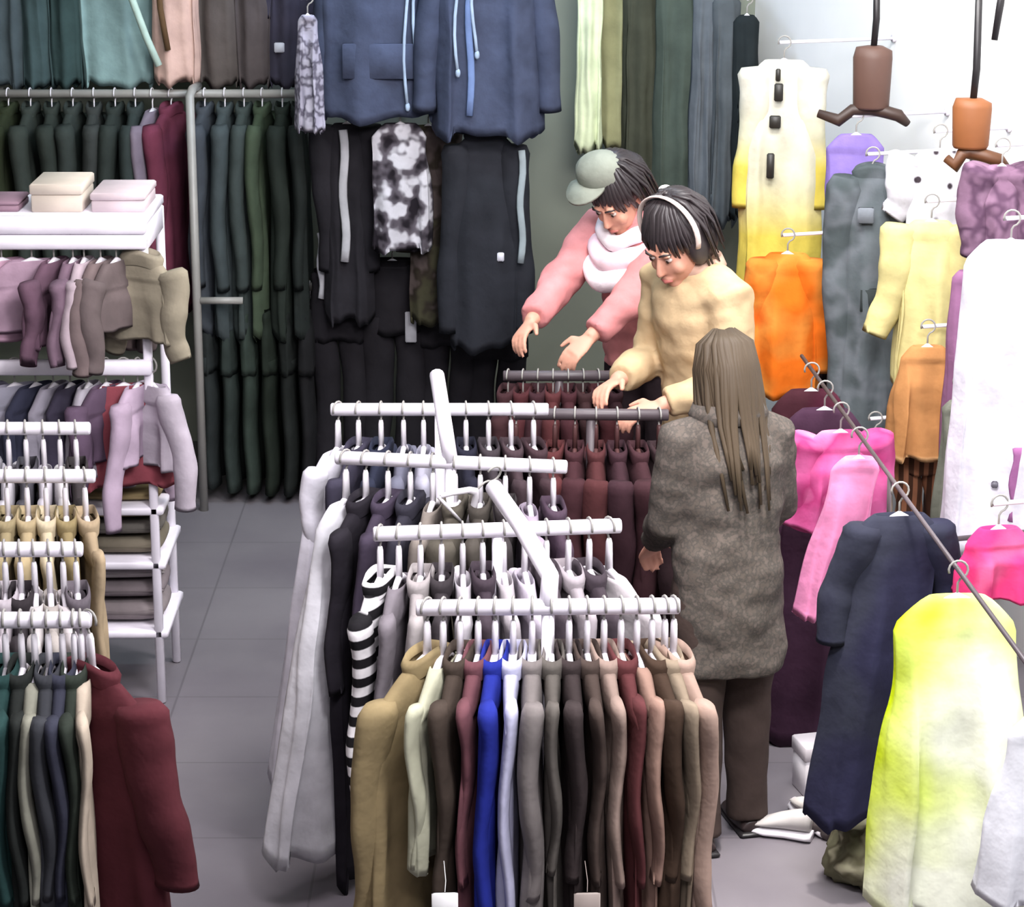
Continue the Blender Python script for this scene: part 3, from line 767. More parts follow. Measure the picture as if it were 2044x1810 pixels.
# ------------------------------------------------------------------ right wall
RWG = 'clothes on the bright right wall'
wface('long_shirt', 'long cream shirt with black marks fading to yellow at the hem', 'shirt', (1462, 120, 1668, 600), 9.9,
      cloth((226, 222, 206), 1.25, 'dip', (226, 222, 190), (226, 206, 92)), True, rz=-.12, sleeves=.55, wfrac=.66, T=.14, flare=1.22, spread=.03, nf=4, amp=.018, group=RWG, short='long cream shirt',
      extras=multi(*[patch_extra(plain('print_ink', (40, 38, 34)), x, z, w_, h, 'printed_mark') for x, z, w_, h in ((-.15, .05, .02, .05), (-.12, .12, .035, .07), (-.2, .24, .045, .05), (-.3, .42, .03, .1))]))
wface('blouse', 'bright orange blouse hanging in front of the cream shirt hem', 'blouse', (1484, 505, 1660, 778), 9.35, cloth((236, 116, 30), 1.25, 'tiedye', (240, 150, 64), (226, 96, 24), scale=5), True, rz=-.1, sleeves=.75, wfrac=.72, T=.16, flare=1.15, spread=.05, amp=.02, group=RWG, short='bright orange blouse')
wface('camisole', 'lilac top under the brown display hanger', 'top', (1650, 268, 1768, 520), 9.45, cloth((140, 120, 190), 1.25), True, T=.1, flare=1.05, group=RWG, short='lilac top')
wface('denim_jacket', 'long slate grey jacket with chest details on the right wall', 'jacket', (1660, 345, 1822, 880), 9.1, cloth((98, 106, 110), 1.25, 'camo', (112, 118, 124), (76, 84, 86), scale=5), True, rz=-.1, sleeves=.8, wfrac=.72, T=.15, spread=.01, collar=True, amp=.016, group=RWG, short='long slate grey jacket',
      extras=multi(patch_extra(cloth((132, 138, 146), 1.2), -.2, .14, .06, .06, 'chest_pocket'), patch_extra(cloth((60, 66, 66), 1.2), .1, .45, .08, .09, 'pocket')))
wface('t_shirt', 'white t-shirt with black specks on the right wall', 't-shirt', (1786, 300, 1966, 560), 9.0, cloth((228, 226, 234), 1.2, 'specks', (60, 52, 58), scale=13), True, sleeves=.4, wfrac=.72, T=.1, spread=.35, group=RWG, short='speckled white t-shirt')
wface('t_shirt', 'pale yellow t-shirt hanging above the tan skirt', 't-shirt', (1766, 440, 1952, 770), 8.75, cloth((226, 214, 150), 1.2), True, rz=-.1, sleeves=.62, wfrac=.66, T=.12, spread=.22, flare=1.05, group=RWG, short='pale yellow t-shirt', amp=.016)
wface('skirt', 'tan orange skirt with a light hem under the yellow t-shirt', 'skirt', (1784, 690, 1918, 912), 8.6, cloth((198, 140, 88), 1.2, 'block', (222, 172, 120), scale=.07), True, T=.12, flare=1.25, group=RWG, short='tan orange skirt', amp=.02)
wface('trousers', 'brown trousers below the tan skirt', 'trousers', (1788, 880, 1906, 1060), 8.7, cloth((150, 100, 74), 1.2, 'pinstripe', (74, 48, 36), scale=9), True, T=.08, group=RWG, short='brown trousers')
wface('trousers', 'cream trousers beside the brown ones', 'trousers', (1708, 872, 1784, 1085), 8.8, cloth((226, 206, 190), 1.2), True, T=.08, group=RWG, short='cream trousers')
wface('blouse', 'mauve ruffled blouse under the second display hanger', 'blouse', (1938, 330, 2062, 560), 8.5, cloth((140, 108, 132), 1.2, 'camo', (96, 70, 92), (150, 118, 142), scale=9), True, T=.12, sleeves=.7, flare=1.1, amp=.022, group=RWG, short='mauve ruffled blouse')
wface('dress', 'narrow purple dress between the yellow t-shirt and white coat', 'dress', (1900, 540, 1966, 960), 8.5, cloth((150, 104, 140), 1.2), True, T=.08, group=RWG, short='narrow purple dress')
wface('tunic', 'narrow grey green tunic behind the white coat', 'tunic', (1880, 800, 1950, 1090), 8.3, cloth((120, 122, 110), 1.2), True, T=.08, group=RWG, short='narrow grey green tunic')
wface('coat', 'large bright white coat with one button at the right edge', 'coat', (1906, 480, 2130, 1110), 7.6, cloth((228, 226, 236), 1.25), True, rz=-.12, T=.16, flare=1.28, amp=.014, group=RWG, short='large bright white coat',
      extras=multi(patch_extra(plain('button', (90, 88, 96)), -.12, .74, .022, .022, 'button'), stripe_extra(cloth((170, 110, 160), 1.2), 1, .62, .86, .05, .42)))

wface('coat', 'black coat showing between the orange blouse and slate jacket', 'coat', (1632, 520, 1716, 900), 9.5, cloth((44, 32, 36), 1.2), True, T=.08, group=RWG, short='black coat by the orange blouse')
wface('coat', 'dark olive coat showing below the yellow t-shirt sleeve', 'coat', (1752, 660, 1830, 930), 9.15, cloth((66, 64, 48), 1.2), True, T=.08, group=RWG, short='dark olive coat')
wface('coat', 'dark brown coat beside the brown trousers', 'coat', (1856, 860, 1930, 1090), 8.85, cloth((60, 40, 36), 1.2), True, T=.08, group=RWG, short='dark brown coat')  # one even dark brown over the whole coat
# wooden display hangers (block, curved arms) hung from straps
def display_hanger(label, px, top, bot, al, ar, ay, Y, rgb, strap_top):
    a = at(px, ay, Y); u = px_width(1, a)
    o = thing('display_hanger', label, 'hanger', a, -.15, 'wooden display hangers')
    mt = plain('wood_%d' % rgb[0], rgb, .55, gain=.8); dk = plain('dark_wood_%d' % rgb[0], tuple(int(c * .62) for c in rgb), .5, gain=.9)
    w_ = 78 * u; h = (bot - top) * u
    m = MB(); m.tube([(0, 0, (ay - bot) * u - .01), (0, 0, (ay - bot) * u), (0, 0, (ay - top) * u - h * .2), (0.004, 0, (ay - top) * u - h * .05), (0.004, 0, (ay - top) * u)],
                     [(w_ * .42, w_ * .3), (w_ * .46, w_ * .34), (w_ * .5, w_ * .36), (w_ * .46, w_ * .32), (w_ * .22, w_ * .18)], 16, side=(1, 0, 0)); m.build('neck_block', mt, o)
    m = MB(); m.tube([((al - px) * u, 0, -.012), ((al - px) * u * .6, -.015, -.035), ((al - px) * u * .35, -.01, 0.005), (0, 0, .012), ((ar - px) * u * .4, -.01, .0), ((ar - px) * u * .75, -.015, -.012), ((ar - px) * u, 0, -.045)],
                     [.016, .024, .022, .026, .024, .024, .014], 12); m.build('shoulder_arms', dk, o)
    m = MB(); m.tube([(0.002, 0, (ay - top) * u - .004), (.008, 0, (ay - top) * u + .1), (.002, 0, (ay - strap_top) * u)], [(.012, .008), (.013, .008), (.012, .008)], 10, side=(1, 0, 0)); m.build('strap', BLACK_PLASTIC, o)
    m = MB(); m.tube([(0, 0, (ay - strap_top) * u - .01), Vector((0, 0, (ay - strap_top) * u - .01)) - WN * (((WC - Vector((a.x, a.y, 0))).dot(-WN)) - .004)], .012, 10)
    b = m.build('wall_bracket', GREY_METAL, o); b.matrix_parent_inverse = Matrix.Rotation(.15, 4, 'Z')
display_hanger('dark brown wooden display hanger on a black strap', 1738, 92, 212, 1634, 1812, 222, 9.45, (104, 76, 66), -60)
display_hanger('orange brown wooden display hanger further right', 1936, 196, 290, 1890, 2012, 310, 8.6, (150, 92, 52), -60)
m = MB(); p = at(1985, 80, 8.4); q_ = at(2008, -60, 8.4); m.tube([(0, 0, 0), (q_ - p) * .5, q_ - p], [(.011, .007), (.013, .007), (.011, .007)], 10, side=(1, 0, 0))
d0 = q_ - p; m.tube([d0, d0 - WN * ((WC - Vector((q_.x, q_.y, 0))).dot(-WN) - .002)], .009, 8)
o = m.build('hanging_strap', BLACK_PLASTIC); o.location = p; tag(o, 'loose black strap hanging at the top right corner', 'strap')

# ------------------------------------------------------------------ low rack along the right aisle
LRZ = 1.245
ra, rb = Vector((1.005, 8.45, LRZ)), Vector((1.20, 5.3, LRZ))
t = thing('wall_rail', 'low dark rail along the right aisle carrying the pink and navy clothes', 'wall rail', ((ra.x + rb.x) / 2, (ra.y + rb.y) / 2, 0))
cc = Vector(((ra.x + rb.x) / 2, (ra.y + rb.y) / 2, 0))
m = MB(); m.tube([ra - cc, rb - cc], .0065, 12); m.build('rail', DARK_METAL, t)
for p, dz in ((ra.lerp(rb, .47), .21), (ra.lerp(rb, .996), .07)):
    m = MB(); m.tube([p - cc, p - cc - Vector((0, 0, dz)), p - cc - Vector((0, 0, dz)) - WN * ((WC - Vector((p.x, p.y, 0))).dot(-WN) - .003)], .008, 10); m.build('bracket', DARK_METAL, t)
def low(name, ds, cat, Y, l, r, b, mat, sleeves=None, rz=0.0, wfrac=None, **kw):
    k = (Y - ra.y) / (rb.y - ra.y); p = ra.lerp(rb, k); c = (l + r) / 2
    W = px_width(r - l, p); L = LRZ - .07 - at(c, b, Y).z
    if wfrac is None: wfrac = .7 if sleeves else 1 / max(1, kw.get('flare', 1))
    garment(name, ds, cat, p, rz, W * wfrac, L, mat=mat, sleeves=sleeves * L if sleeves else None, group='clothes on the low right rack', hgroup='hangers on the low right rack', **kw)
PK = (206, 96, 150)
low('blouse', 'bright pink blouse with loose sleeves behind the grey coat', 'blouse', 7.72, 1490, 1690, 1040, cloth((214, 104, 160), 1.35, 'tiedye', (176, 60, 116), (232, 140, 186), scale=6), sleeves=.9, T=.14, flare=1.2, amp=.022, spread=.12, short='bright pink blouse', rz=.1, slant=-.14)
low('scarf', 'long light pink scarf falling beside the grey coat', 'scarf', 7.42, 1590, 1690, 1230, cloth((236, 146, 190), 1.4), T=.06, flare=1.0, amp=.016, slant=-.20, short='long light pink scarf')
low('dress', 'long burgundy dress behind the navy dress', 'dress', 8.25, 1565, 1745, 1440, cloth((104, 34, 66), 1.3, 'camo', (84, 30, 52), (62, 30, 38), scale=3), T=.14, flare=1.22, amp=.02, slant=-.02, short='long burgundy dress')
low('dress', 'long dark plum dress between the burgundy and navy ones', 'dress', 8.0, 1600, 1790, 1470, cloth((66, 42, 60), 1.3), T=.12, flare=1.15, amp=.018, slant=-.06, short='long dark plum dress')
low('dress', 'big dark navy dress spreading down to the floor clutter', 'dress', 6.83, 1660, 1948, 1620, cloth((46, 46, 72), 1.2, 'camo', (40, 40, 62), (46, 48, 62), scale=2.4), sleeves=.34, wfrac=.66, T=.18, flare=1.1, amp=.022, spread=.2, sleeve_r=(.062, .05), slant=-.10, short='big dark navy dress', rz=.12)
low('tunic', 'white tunic with neon lime stains, ragged at the hem', 'tunic', 6.12, 1770, 2090, 1810, cloth((240, 243, 224), 1.44, 'tiedye', (228, 240, 150), (206, 230, 12), scale=2.7), T=.18, flare=1.28, amp=.03, nf=5, slant=.03, short='neon stained white tunic', rz=.05)
wface('folded_blouse', 'hot pink folded blouse below the large white coat', 'blouse', (1916, 1052, 2070, 1186), 6.75, cloth((226, 64, 128), 1.3, 'camo', (232, 100, 150), (214, 56, 116), scale=4), True, T=.16, flare=1.1, amp=.02, group=RWG, short='hot pink folded blouse', rz=.2)
wface('shirt', 'plain white shirt at the right edge, low in front of the neon tunic', 'shirt', (1972, 1400, 2330, 1785), 5.8, cloth((236, 238, 244), 1.25), True, T=.14, flare=1.3, amp=.02, group=RWG, short='plain white shirt at the right edge')

# ------------------------------------------------------------------ dark red clothes on a rail between the racks
RM = at_z(1025, 826, 1.13); RM2 = at_z(1335, 828, 1.13)
rack('dark rail rack with maroon clothes behind the middle rack', [(RM, RM2)], brace=False, metal=DARK_METAL)
rail_row(RM, RM2, [
    (1030, (54, 36, 40), 'coat', 'brown black', {}), (1068, (70, 30, 36), 'coat', 'deep maroon', {}), (1108, (84, 36, 38), 'coat', 'brick', {}),
    (1148, (64, 32, 38), 'coat', 'oxblood', {}), (1190, (78, 36, 38), 'coat', 'rust maroon', {}), (1232, (60, 34, 42), 'coat', 'dark claret', {}),
    (1274, (66, 36, 42), 'coat', 'wine', {}), (1316, (56, 38, 42), 'coat', 'dark cherry', {})], .1, .9, .44,
    'maroon coats behind the middle rack', 'dark hangers on the maroon rail', 'on the maroon rail', hmat=plain('dark_hanger', (70, 44, 44)))

# ------------------------------------------------------------------ people
def ik(a, c, l1, l2, hint):
    a, c, hint = Vector(a), Vector(c), Vector(hint); d = c - a; L = min(d.length, (l1 + l2) * .995); d.normalize(); c = a + d * L
    x = (l1 * l1 - l2 * l2 + L * L) / (2 * L); h = math.sqrt(max(0, l1 * l1 - x * x))
    n = (hint - d * hint.dot(d)).normalized(); return a + d * x + n * h, c
def hand(mb, wrist, direction, palm_n, thumb_side, curl=.5, sc=1.0):
    """palm, four unequal curled fingers and a thumb; direction = wrist to knuckles, palm_n = out of the palm"""
    d = Vector(direction).normalized(); n = Vector(palm_n); n = (n - d * n.dot(d)).normalized(); s = d.cross(n) * thumb_side
    w_ = Vector(wrist)
    mb.tube([w_ - d * .02, w_ + d * .015, w_ + d * .055 * sc, w_ + d * .088 * sc, w_ + d * .095 * sc], [(.026, .020), (.032, .018), (.041, .016), (.042, .014), (.034, .010)], 14, side=s)
    for k, (off, ln) in enumerate(((.031, .070), (.010, .080), (-.011, .074), (-.031, .058))):
        p = w_ + d * .085 * sc + s * off; pts = [p]; ang = 0
        for j in range(4):
            ang += curl * (.55 + .06 * k); p = p + (d * math.cos(ang) + n * math.sin(ang)) * ln * sc * .29; pts.append(p)
        mb.tube(pts, [.0105, .0098, .0092, .0085, .0065], 10)
    p = w_ + d * .025 + s * .030; t1 = (d * .6 + s * .8).normalized(); t2 = (d * .85 + s * .35 + n * .35).normalized()
    mb.tube([p - s * .012, p + t1 * .028, p + t1 * .028 + t2 * .03, p + t1 * .028 + t2 * .055], [.014, .013, .011, .008], 10)
def head(mb, M):
    mb.ball((0, .012, .035), (.076, .096, .092), 24, M); mb.ball((0, -.024, -.03), (.063, .072, .088), 20, M)
    mb.ball((0, -.058, -.094), (.030, .030, .024), 14, M)
    for sx in (-1, 1):
        mb.ball((sx * .036, -.066, -.032), (.024, .022, .026), 12, M); mb.ball((sx * .078, .012, -.010), (.010, .020, .032), 12, M)
        mb.ball((sx * .030, -.088, .024), (.022, .010, .008), 10, M)
    mb.tube([M @ Vector((0, -.088, .012)), M @ Vector((0, -.104, -.014)), M @ Vector((0, -.112, -.034)), M @ Vector((0, -.098, -.044))], [.008, .010, .014, .008], 10)
    mb.ball((0, -.092, -.064), (.024, .009, .006), 10, M); mb.ball((0, -.090, -.074), (.020, .009, .006), 10, M)
def face_parts(M, t, brow_mat):
    for sx in (-1, 1):
        m = MB(); m.ball((sx * .031, -.0835, .006), (.0125, .009, .0065), 12, M); m.build('eye', plain('eye_white', (170, 155, 148), .4), t)
        m = MB(); m.ball((sx * .031, -.0915, .004), (.0058, .003, .0058), 10, M); m.build('iris', plain('iris', (40, 26, 20), .2), t)
        m = MB(); m.tube([M @ Vector((sx * .014, -.098, .026)), M @ Vector((sx * .032, -.097, .033)), M @ Vector((sx * .050, -.082, .028))], [.003, .0042, .002], 8); m.build('eyebrow', brow_mat, t)
    m = MB(); m.tube([M @ Vector((-.022, -.094, -.068)), M @ Vector((0, -.1015, -.069)), M @ Vector((.022, -.094, -.068))], [(.003, .003), (.007, .008), (.003, .003)], 8); m.build('lips', plain('lips', (168, 98, 92), .5), t)
def locks(mb, M, n, seed, fn, r=.011, k=8):
    rnd = random.Random(seed)
    for i in range(n):
        pts = fn(rnd, i / max(1, n - 1)); pts = [M @ Vector(p) for p in pts]
        m_ = len(pts); mb.tube(pts, [(r * (1.1 - .75 * (j / (m_ - 1)) ** 1.5), r * .55 * (1.1 - .75 * (j / (m_ - 1)) ** 1.5)) for j in range(m_)], k)
def person(label, base, rz, Ht, lean, head_pitch, head_yaw, wrists, hints, cl, hands=(True, True), head_fn=None, sc=1.0, walk=0.0, curl=.5):
    """local frame: facing -Y, standing on z = 0. cl: dict(jacket=, trousers=, shoes=, coat_len=)"""
    t = thing('person', label, 'person', base, rz); k = Ht / 1.70; V = lambda x, y, z: Vector((x, y, z)) * k
    hip = V(0, 0, .92); RL = Matrix.Translation(hip) @ Matrix.Rotation(lean, 4, 'X') @ Matrix.Translation(-hip)
    up = lambda x, y, z: RL @ V(x, y, z)
    neck = up(0, .012, 1.42); hc = up(0, -.012, 1.575)
    HM = Matrix.Translation(neck) @ Matrix.Rotation(head_yaw, 4, 'Z') @ Matrix.Rotation(head_pitch, 4, 'X') @ Matrix.Translation(Vector((0, -.018, .155)) * k) @ Matrix.Scale(k * sc, 4)
    b = MB()
    tors = [(0, 0, .86, .150, .100), (0, 0, .95, .165, .112), (0, 0, 1.06, .130, .095), (0, 0, 1.18, .140, .100), (0, 0, 1.29, .155, .108), (0, .01, 1.38, .150, .09), (0, .015, 1.425, .09, .062)]
    b.tube([up(x, y, z) for x, y, z, _, _ in tors], [(a * k, c * k) for *_, a, c in tors], 20, side=(1, 0, 0))
    b.tube([up(0, .015, 1.40), up(0, .008, 1.47), HM @ Vector((0, .01, -.05))], [.060 * k, .050 * k, .050 * k], 16)
    head(b, HM)
    sh = [up(sx * cl.get('shw', .185), .01, 1.375) for sx in (-1, 1)]; arms = []
    for i, sx in enumerate((-1, 1)):
        el, wr = ik(sh[i], Vector(wrists[i]) * k, .285 * k, .255 * k, hints[i]); arms.append((sh[i], el, wr))
        b.tube([up(sx * .10, .012, 1.39), sh[i], sh[i].lerp(el, .4), el, el.lerp(wr, .3), wr], [.05 * k, .056 * k, .047 * k, .040 * k, .040 * k, .027 * k], 14)
        if hands[i]: hand(b, wr, wr - el, Vector((-sx * .4, 0, -1)), -1 if sx > 0 else 1, curl, k)
    hips = []; legs = []
    for sx in (-1, 1):
        y0 = sx * walk
        h, kn, an = V(sx * .085, 0, .90), V(sx * .095, -.015 + y0 * .5, .49), V(sx * .10, .03 + y0, .085); legs.append((h, kn, an))
        b.tube([h + V(0, 0, .03), h.lerp(kn, .25), h.lerp(kn, .7), kn, kn.lerp(an, .3), kn.lerp(an, .75), an, an - V(0, 0, .04)], [.085 * k, .088 * k, .066 * k, .056 * k, .056 * k, .040 * k, .036 * k, .036 * k], 14)
        b.tube([an + V(0, .03, -.045), an + V(0, -.05, -.05), an + V(0, -.15, -.058)], [(.034 * k, .034 * k), (.042 * k, .03 * k), (.032 * k, .018 * k)], 12, side=(1, 0, 0))
    me = remesh(b, .0062, 4); bo = link_mesh(me, 'body', cl.get('skin', SKIN), t)
    # jacket or coat
    j = MB(); cz = cl['hem']; fl = cl.get('flare', 1.0); pad = cl.get('pad', .03)
    prof = [(cz, .172 * fl, .125 * fl), (cz + .03, .176 * fl, .128 * fl)] + [q for q in [(.86, .168, .122), (.95, .170, .122), (1.06, .152, .112), (1.18, .158, .115), (1.29, .168, .122), (1.37, .165, .105), (1.425, .098, .072), (1.455, .085, .068)] if q[0] > cz + .05]
    f_ = lambda z: up(0, .008, z) if z > .9 else V(0, .004, z)
    j.tube([f_(z) for z, _, _ in prof], [((a + pad) * k, (c + pad) * k) for _, a, c in prof], 28, side=(1, 0, 0))
    for i, sx in enumerate((-1, 1)):
        a, el, wr = arms[i]; e2 = el.lerp(wr, cl.get('cuff', .9))
        j.tube([up(sx * .08, .012, 1.385), a + Vector((0, 0, .0)), a.lerp(el, .5), el, el.lerp(e2, .5), e2], [(.06 + pad) * k, (.062 + pad * .8) * k, (.056 + pad * .8) * k, (.050 + pad * .8) * k, (.044 + pad * .7) * k, (.036 + pad * .6) * k], 16)
    jm = remesh(j, .011, 5); wrinkle(jm, cl.get('wr', .012), 7, (1, 1, 1.6), seed=len(label))
    link_mesh(jm, cl.get('top_name', 'jacket'), cl['jacket'], t)
    c = MB(); cr = cl.get('collar_r', .088) * k
    ring = lambda r, z, dy: [up(0, .010 + dy, z) + Vector((r * 1.1 * math.cos(q), r * math.sin(q), .012 * math.sin(q))) for q in [2 * math.pi * i / 28 for i in range(28)]]
    c.rings([ring(cr * 1.05, 1.42, 0), ring(cr * 1.18, 1.45, 0), ring(cr * 1.05, 1.485, 0), ring(cr * .88, 1.47, 0), ring(cr * .85, 1.42, 0)], False, False)
    link_mesh(c.mesh('collar'), 'collar', cl.get('collar', cl['jacket']), t)
    # trousers
    tr = MB()
    tr.tube([V(0, 0, 1.0), V(0, 0, .93), V(0, 0, .84), V(0, 0, .80)], [(.160 * k, .118 * k), (.178 * k, .132 * k), (.172 * k, .125 * k), (.13 * k, .10 * k)], 20, side=(1, 0, 0))
    for h, kn, an in legs:
        tr.tube([h, h.lerp(kn, .3), kn, kn.lerp(an, .5), an + V(0, 0, -.035)], [.10 * k, .104 * k, .082 * k, .074 * k, .072 * k], 16)
    tm = remesh(tr, .011, 4); wrinkle(tm, .010, 8, (1, 1, .8), 5); link_mesh(tm, 'trousers', cl['trousers'], t)
    for h, kn, an in legs:
        s = MB(); s.tube([an + V(0, .06, -.058), an + V(0, .0, -.05), an + V(0, -.07, -.052), an + V(0, -.15, -.060), an + V(0, -.175, -.066)], [(.034 * k, .026 * k), (.044 * k, .042 * k), (.048 * k, .034 * k), (.042 * k, .024 * k), (.02 * k, .014 * k)], 14, side=(1, 0, 0))
        so = link_mesh(remesh(s, .007, 2), 'shoe', cl['shoes'], t)
        q = MB(); q.box((an.x, an.y - .055 * k, .008), (.09 * k, .26 * k, .016), bev=.006); q.build('sole', BLACK_PLASTIC, so)
    if head_fn: head_fn(t, HM, RL, k)
    return t

# --- the shopper seen from behind, in the grey tweed coat
tweed = cloth((96, 88, 82), 1.3, 'tweed', (80, 76, 72), (104, 95, 89), scale=55)
LONGHAIR = plain('brown_hair', (92, 78, 62), .55, gain=.62, spec=.25)
def long_hair(t, M, RL, k):
    h = MB(); h.ball((0, .022, .036), (.091, .104, .100), 22, M); h.ball((0, .05, -.04), (.086, .076, .12), 18, M)
    me = remesh(h, .012, 4); link_mesh(me, 'hair', LONGHAIR, t)
    g = MB()
    def fn(rnd, u):
        a = math.pi * (u * 1.3 - .15); x = math.cos(a); y = math.sin(a)
        j = rnd.uniform(-.008, .008); ln = rnd.uniform(.14, .28) if 0 < u < 1 else .12
        return [(x * .02 + j, .03 + y * .02, .135), (x * .075 + j, .03 + y * .075, .095), (x * .096, .028 + y * .100, .02), (x * .098 + j, .034 + y * .102, -.08), (x * .090 + j * 2, .05 + y * .085, -.16), (x * .075 + j * 3, .085 + y * .06, -.16 - ln * .45), (x * .055 + j * 4, .105 + y * .045, -.16 - ln)]
    locks(g, M, 46, 5, fn, .013); g.build('hair_locks', LONGHAIR, t)
    face_parts(M, t, LONGHAIR)
p = at_z(1512, 1668, 0)
person('person seen from behind in a grey tweed coat with long brown hair', (p.x - .115, p.y, 0), math.radians(194), 1.60, math.radians(4), math.radians(12), math.radians(8),
       [(-.15, -.30, .98), (.17, -.26, .95)], [(-.30, .8, -.5), (.30, .8, -.5)],
       dict(jacket=tweed, top_name='coat', hem=.60, flare=1.02, pad=.018, wr=.012, collar_r=.1, shw=.155, trousers=cloth((72, 60, 56), 1.3), shoes=plain('dark_shoe', (44, 34, 34), .5)), head_fn=long_hair, walk=.06)

# --- the shopper in the beige jacket, head bowed, headband
def short_hair(t, M, RL, k):
    h = MB(); h.ball((0, .030, .052), (.098, .104, .098), 22, M); h.ball((0, .055, -.01), (.090, .076, .105), 18, M)
    for sx in (-1, 1): h.ball((sx * .076, .0, .0), (.024, .045, .07), 12, M)
    me = remesh(h, .010, 4); link_mesh(me, 'hair', HAIR_BLACK, t)
    g = MB()
    def fn(rnd, u):
        a = math.pi * 2 * u; x = math.cos(a); y = math.sin(a); j = rnd.uniform(-.01, .01)
        ln = .03 if y < -.25 else .12
        return [(x * .012 + j, .03 + y * .012, .150), (x * .060 + j, .03 + y * .065, .128), (x * .096, .028 + y * .104, .070), (x * .102 + j, .028 + y * .110, .035), (x * .098 + j, .03 + y * .108, .03 - ln * rnd.uniform(.6, 1.1))]
    locks(g, M, 52, 9, fn, .014); g.build('hair_locks', HAIR_BLACK, t)
    b = MB(); pts = [M @ Vector((.108 * math.cos(a), -.012 + .02 * math.sin(a), .055 + .108 * math.sin(a))) for a in [math.radians(-25 + 230 * i / 22) for i in range(23)]]
    b.tube(pts, [(.011, .005)] * 23, 10, side=(0, 1, 0)); b.build('headband', plain('headband', (206, 188, 180), .5, gain=1.1), t)
    for q, r in (((-.055, .085, .118), .017), ((-.085, .09, .06), .014)):
        c = MB(); c.ball(q, (r * 1.6, r, r * .8), 12, M); c.build('hair_clip', plain('hair_clip', (214, 208, 206), .3), t)
    face_parts(M, t, HAIR_BLACK)
yb = 8.62; p = at(1400, 500, yb)
person('person in a beige jacket with black hair and pale headband, head bowed', (p.x + .05, yb + .05, 0), math.radians(-58), 1.80, math.radians(10), math.radians(32), math.radians(14),
       [(-.10, -.32, 1.06), (.12, -.30, 1.02)], [(-.4, .6, -.8), (.35, .8, -.6)],
       dict(jacket=cloth((214, 186, 146), 1.35), hem=.80, flare=1.02, pad=.028, collar=cloth((206, 170, 150), 1.35), trousers=cloth((60, 52, 50), 1.3), shoes=plain('dark_shoe', (44, 34, 34), .5)), head_fn=short_hair, sc=1.12)

# --- the shopper in pink with a striped scarf and cap
def cap_hair(t, M, RL, k):
    h = MB(); h.ball((0, .036, .045), (.100, .108, .098), 22, M); h.ball((0, .06, -.03), (.096, .082, .115), 18, M)
    me = remesh(h, .010, 4); link_mesh(me, 'hair', HAIR_BLACK, t)
    g = MB()
    def fn(rnd, u):
        a = math.pi * 2 * u; x = math.cos(a); y = math.sin(a); j = rnd.uniform(-.01, .01); ln = .04 if y < -.3 else .17
        return [(x * .012 + j, .03 + y * .012, .150), (x * .06 + j, .03 + y * .065, .130), (x * .100, .030 + y * .108, .065), (x * .108 + j, .032 + y * .112, .03), (x * .102 + j, .035 + y * .108, .03 - ln * rnd.uniform(.6, 1.1))]
    locks(g, M, 50, 12, fn, .014); g.build('hair_locks', HAIR_BLACK, t)
    cm = cloth((150, 154, 142), 1.3)
    c = MB(); c.rings([[M @ Vector((r * 1.0 * math.cos(a) - .028, .0 + r * .8 * math.sin(a) + .01, z)) for a in [2 * math.pi * i / 24 for i in range(24)]] for r, z in ((.094, .080), (.096, .112), (.082, .146), (.052, .168), (.012, .176))], True, True); co = c.build('cap', cm, t)
    v = MB(); v.rings([[M @ Vector((.074 * math.cos(a) - .05, -.055 + (.085 if math.sin(a) < 0 else .03) * math.sin(a), z)) for a in [2 * math.pi * i / 24 for i in range(24)]] for z in (.096, .106)], True, True); v.build('cap_brim', cm, co)
    # puffy snood wrapped in three folds around the neck and lower face
    chin = M @ Vector((0, -.06, -.10)); chest = RL @ (Vector((0, -.13, 1.30)) * k); nk = RL @ (Vector((0, .02, 1.42)) * k)
    for q, (f_, rx, ry, rt) in enumerate(((-.25, .102, .098, .036), (.30, .122, .116, .046), (.85, .138, .128, .050))):
        cfr = chin.lerp(chest, f_); c0 = Vector((cfr.x * .6, (cfr.y + nk.y) * .5, cfr.z))
        s = MB(); tilt = .10
        s.rings([[c0 + Vector(((rx + rt * math.cos(b_)) * math.cos(a), (ry + rt * math.cos(b_)) * math.sin(a), rt * .95 * math.sin(b_) + tilt * math.sin(a) * .8 + .008 * math.sin(5 * a + q)))
                  for b_ in [2 * math.pi * i / 14 for i in range(14)]] for a in [2 * math.pi * j / 40 for j in range(41)]], False, False)
        s.build('scarf_fold', SCARF if q != 1 else SCARF2, t)
    face_parts(M, t, HAIR_BLACK)
SCARF = cloth((232, 214, 220), 1.9); SCARF2 = cloth((226, 190, 200), 1.9)
yb = 9.75; p = at(1245, 420, yb)
person('person in a pink top with white puffy scarf, reaching over the maroon clothes', (p.x + .12, yb + .12, 0), math.radians(-36), 1.78, math.radians(14), math.radians(40), math.radians(-4),
       [(-.20, -.52, 1.06), (.06, -.52, 1.03)], [(-.7, .3, -.7), (.7, .3, -.7)],
       dict(jacket=cloth((222, 146, 146), 1.45), hem=.82, flare=1.0, pad=.03, wr=.016, shw=.165, cuff=.86, trousers=cloth((52, 42, 46), 1.3), shoes=plain('dark_shoe', (44, 34, 34), .5)), head_fn=cap_hair, sc=1.1)

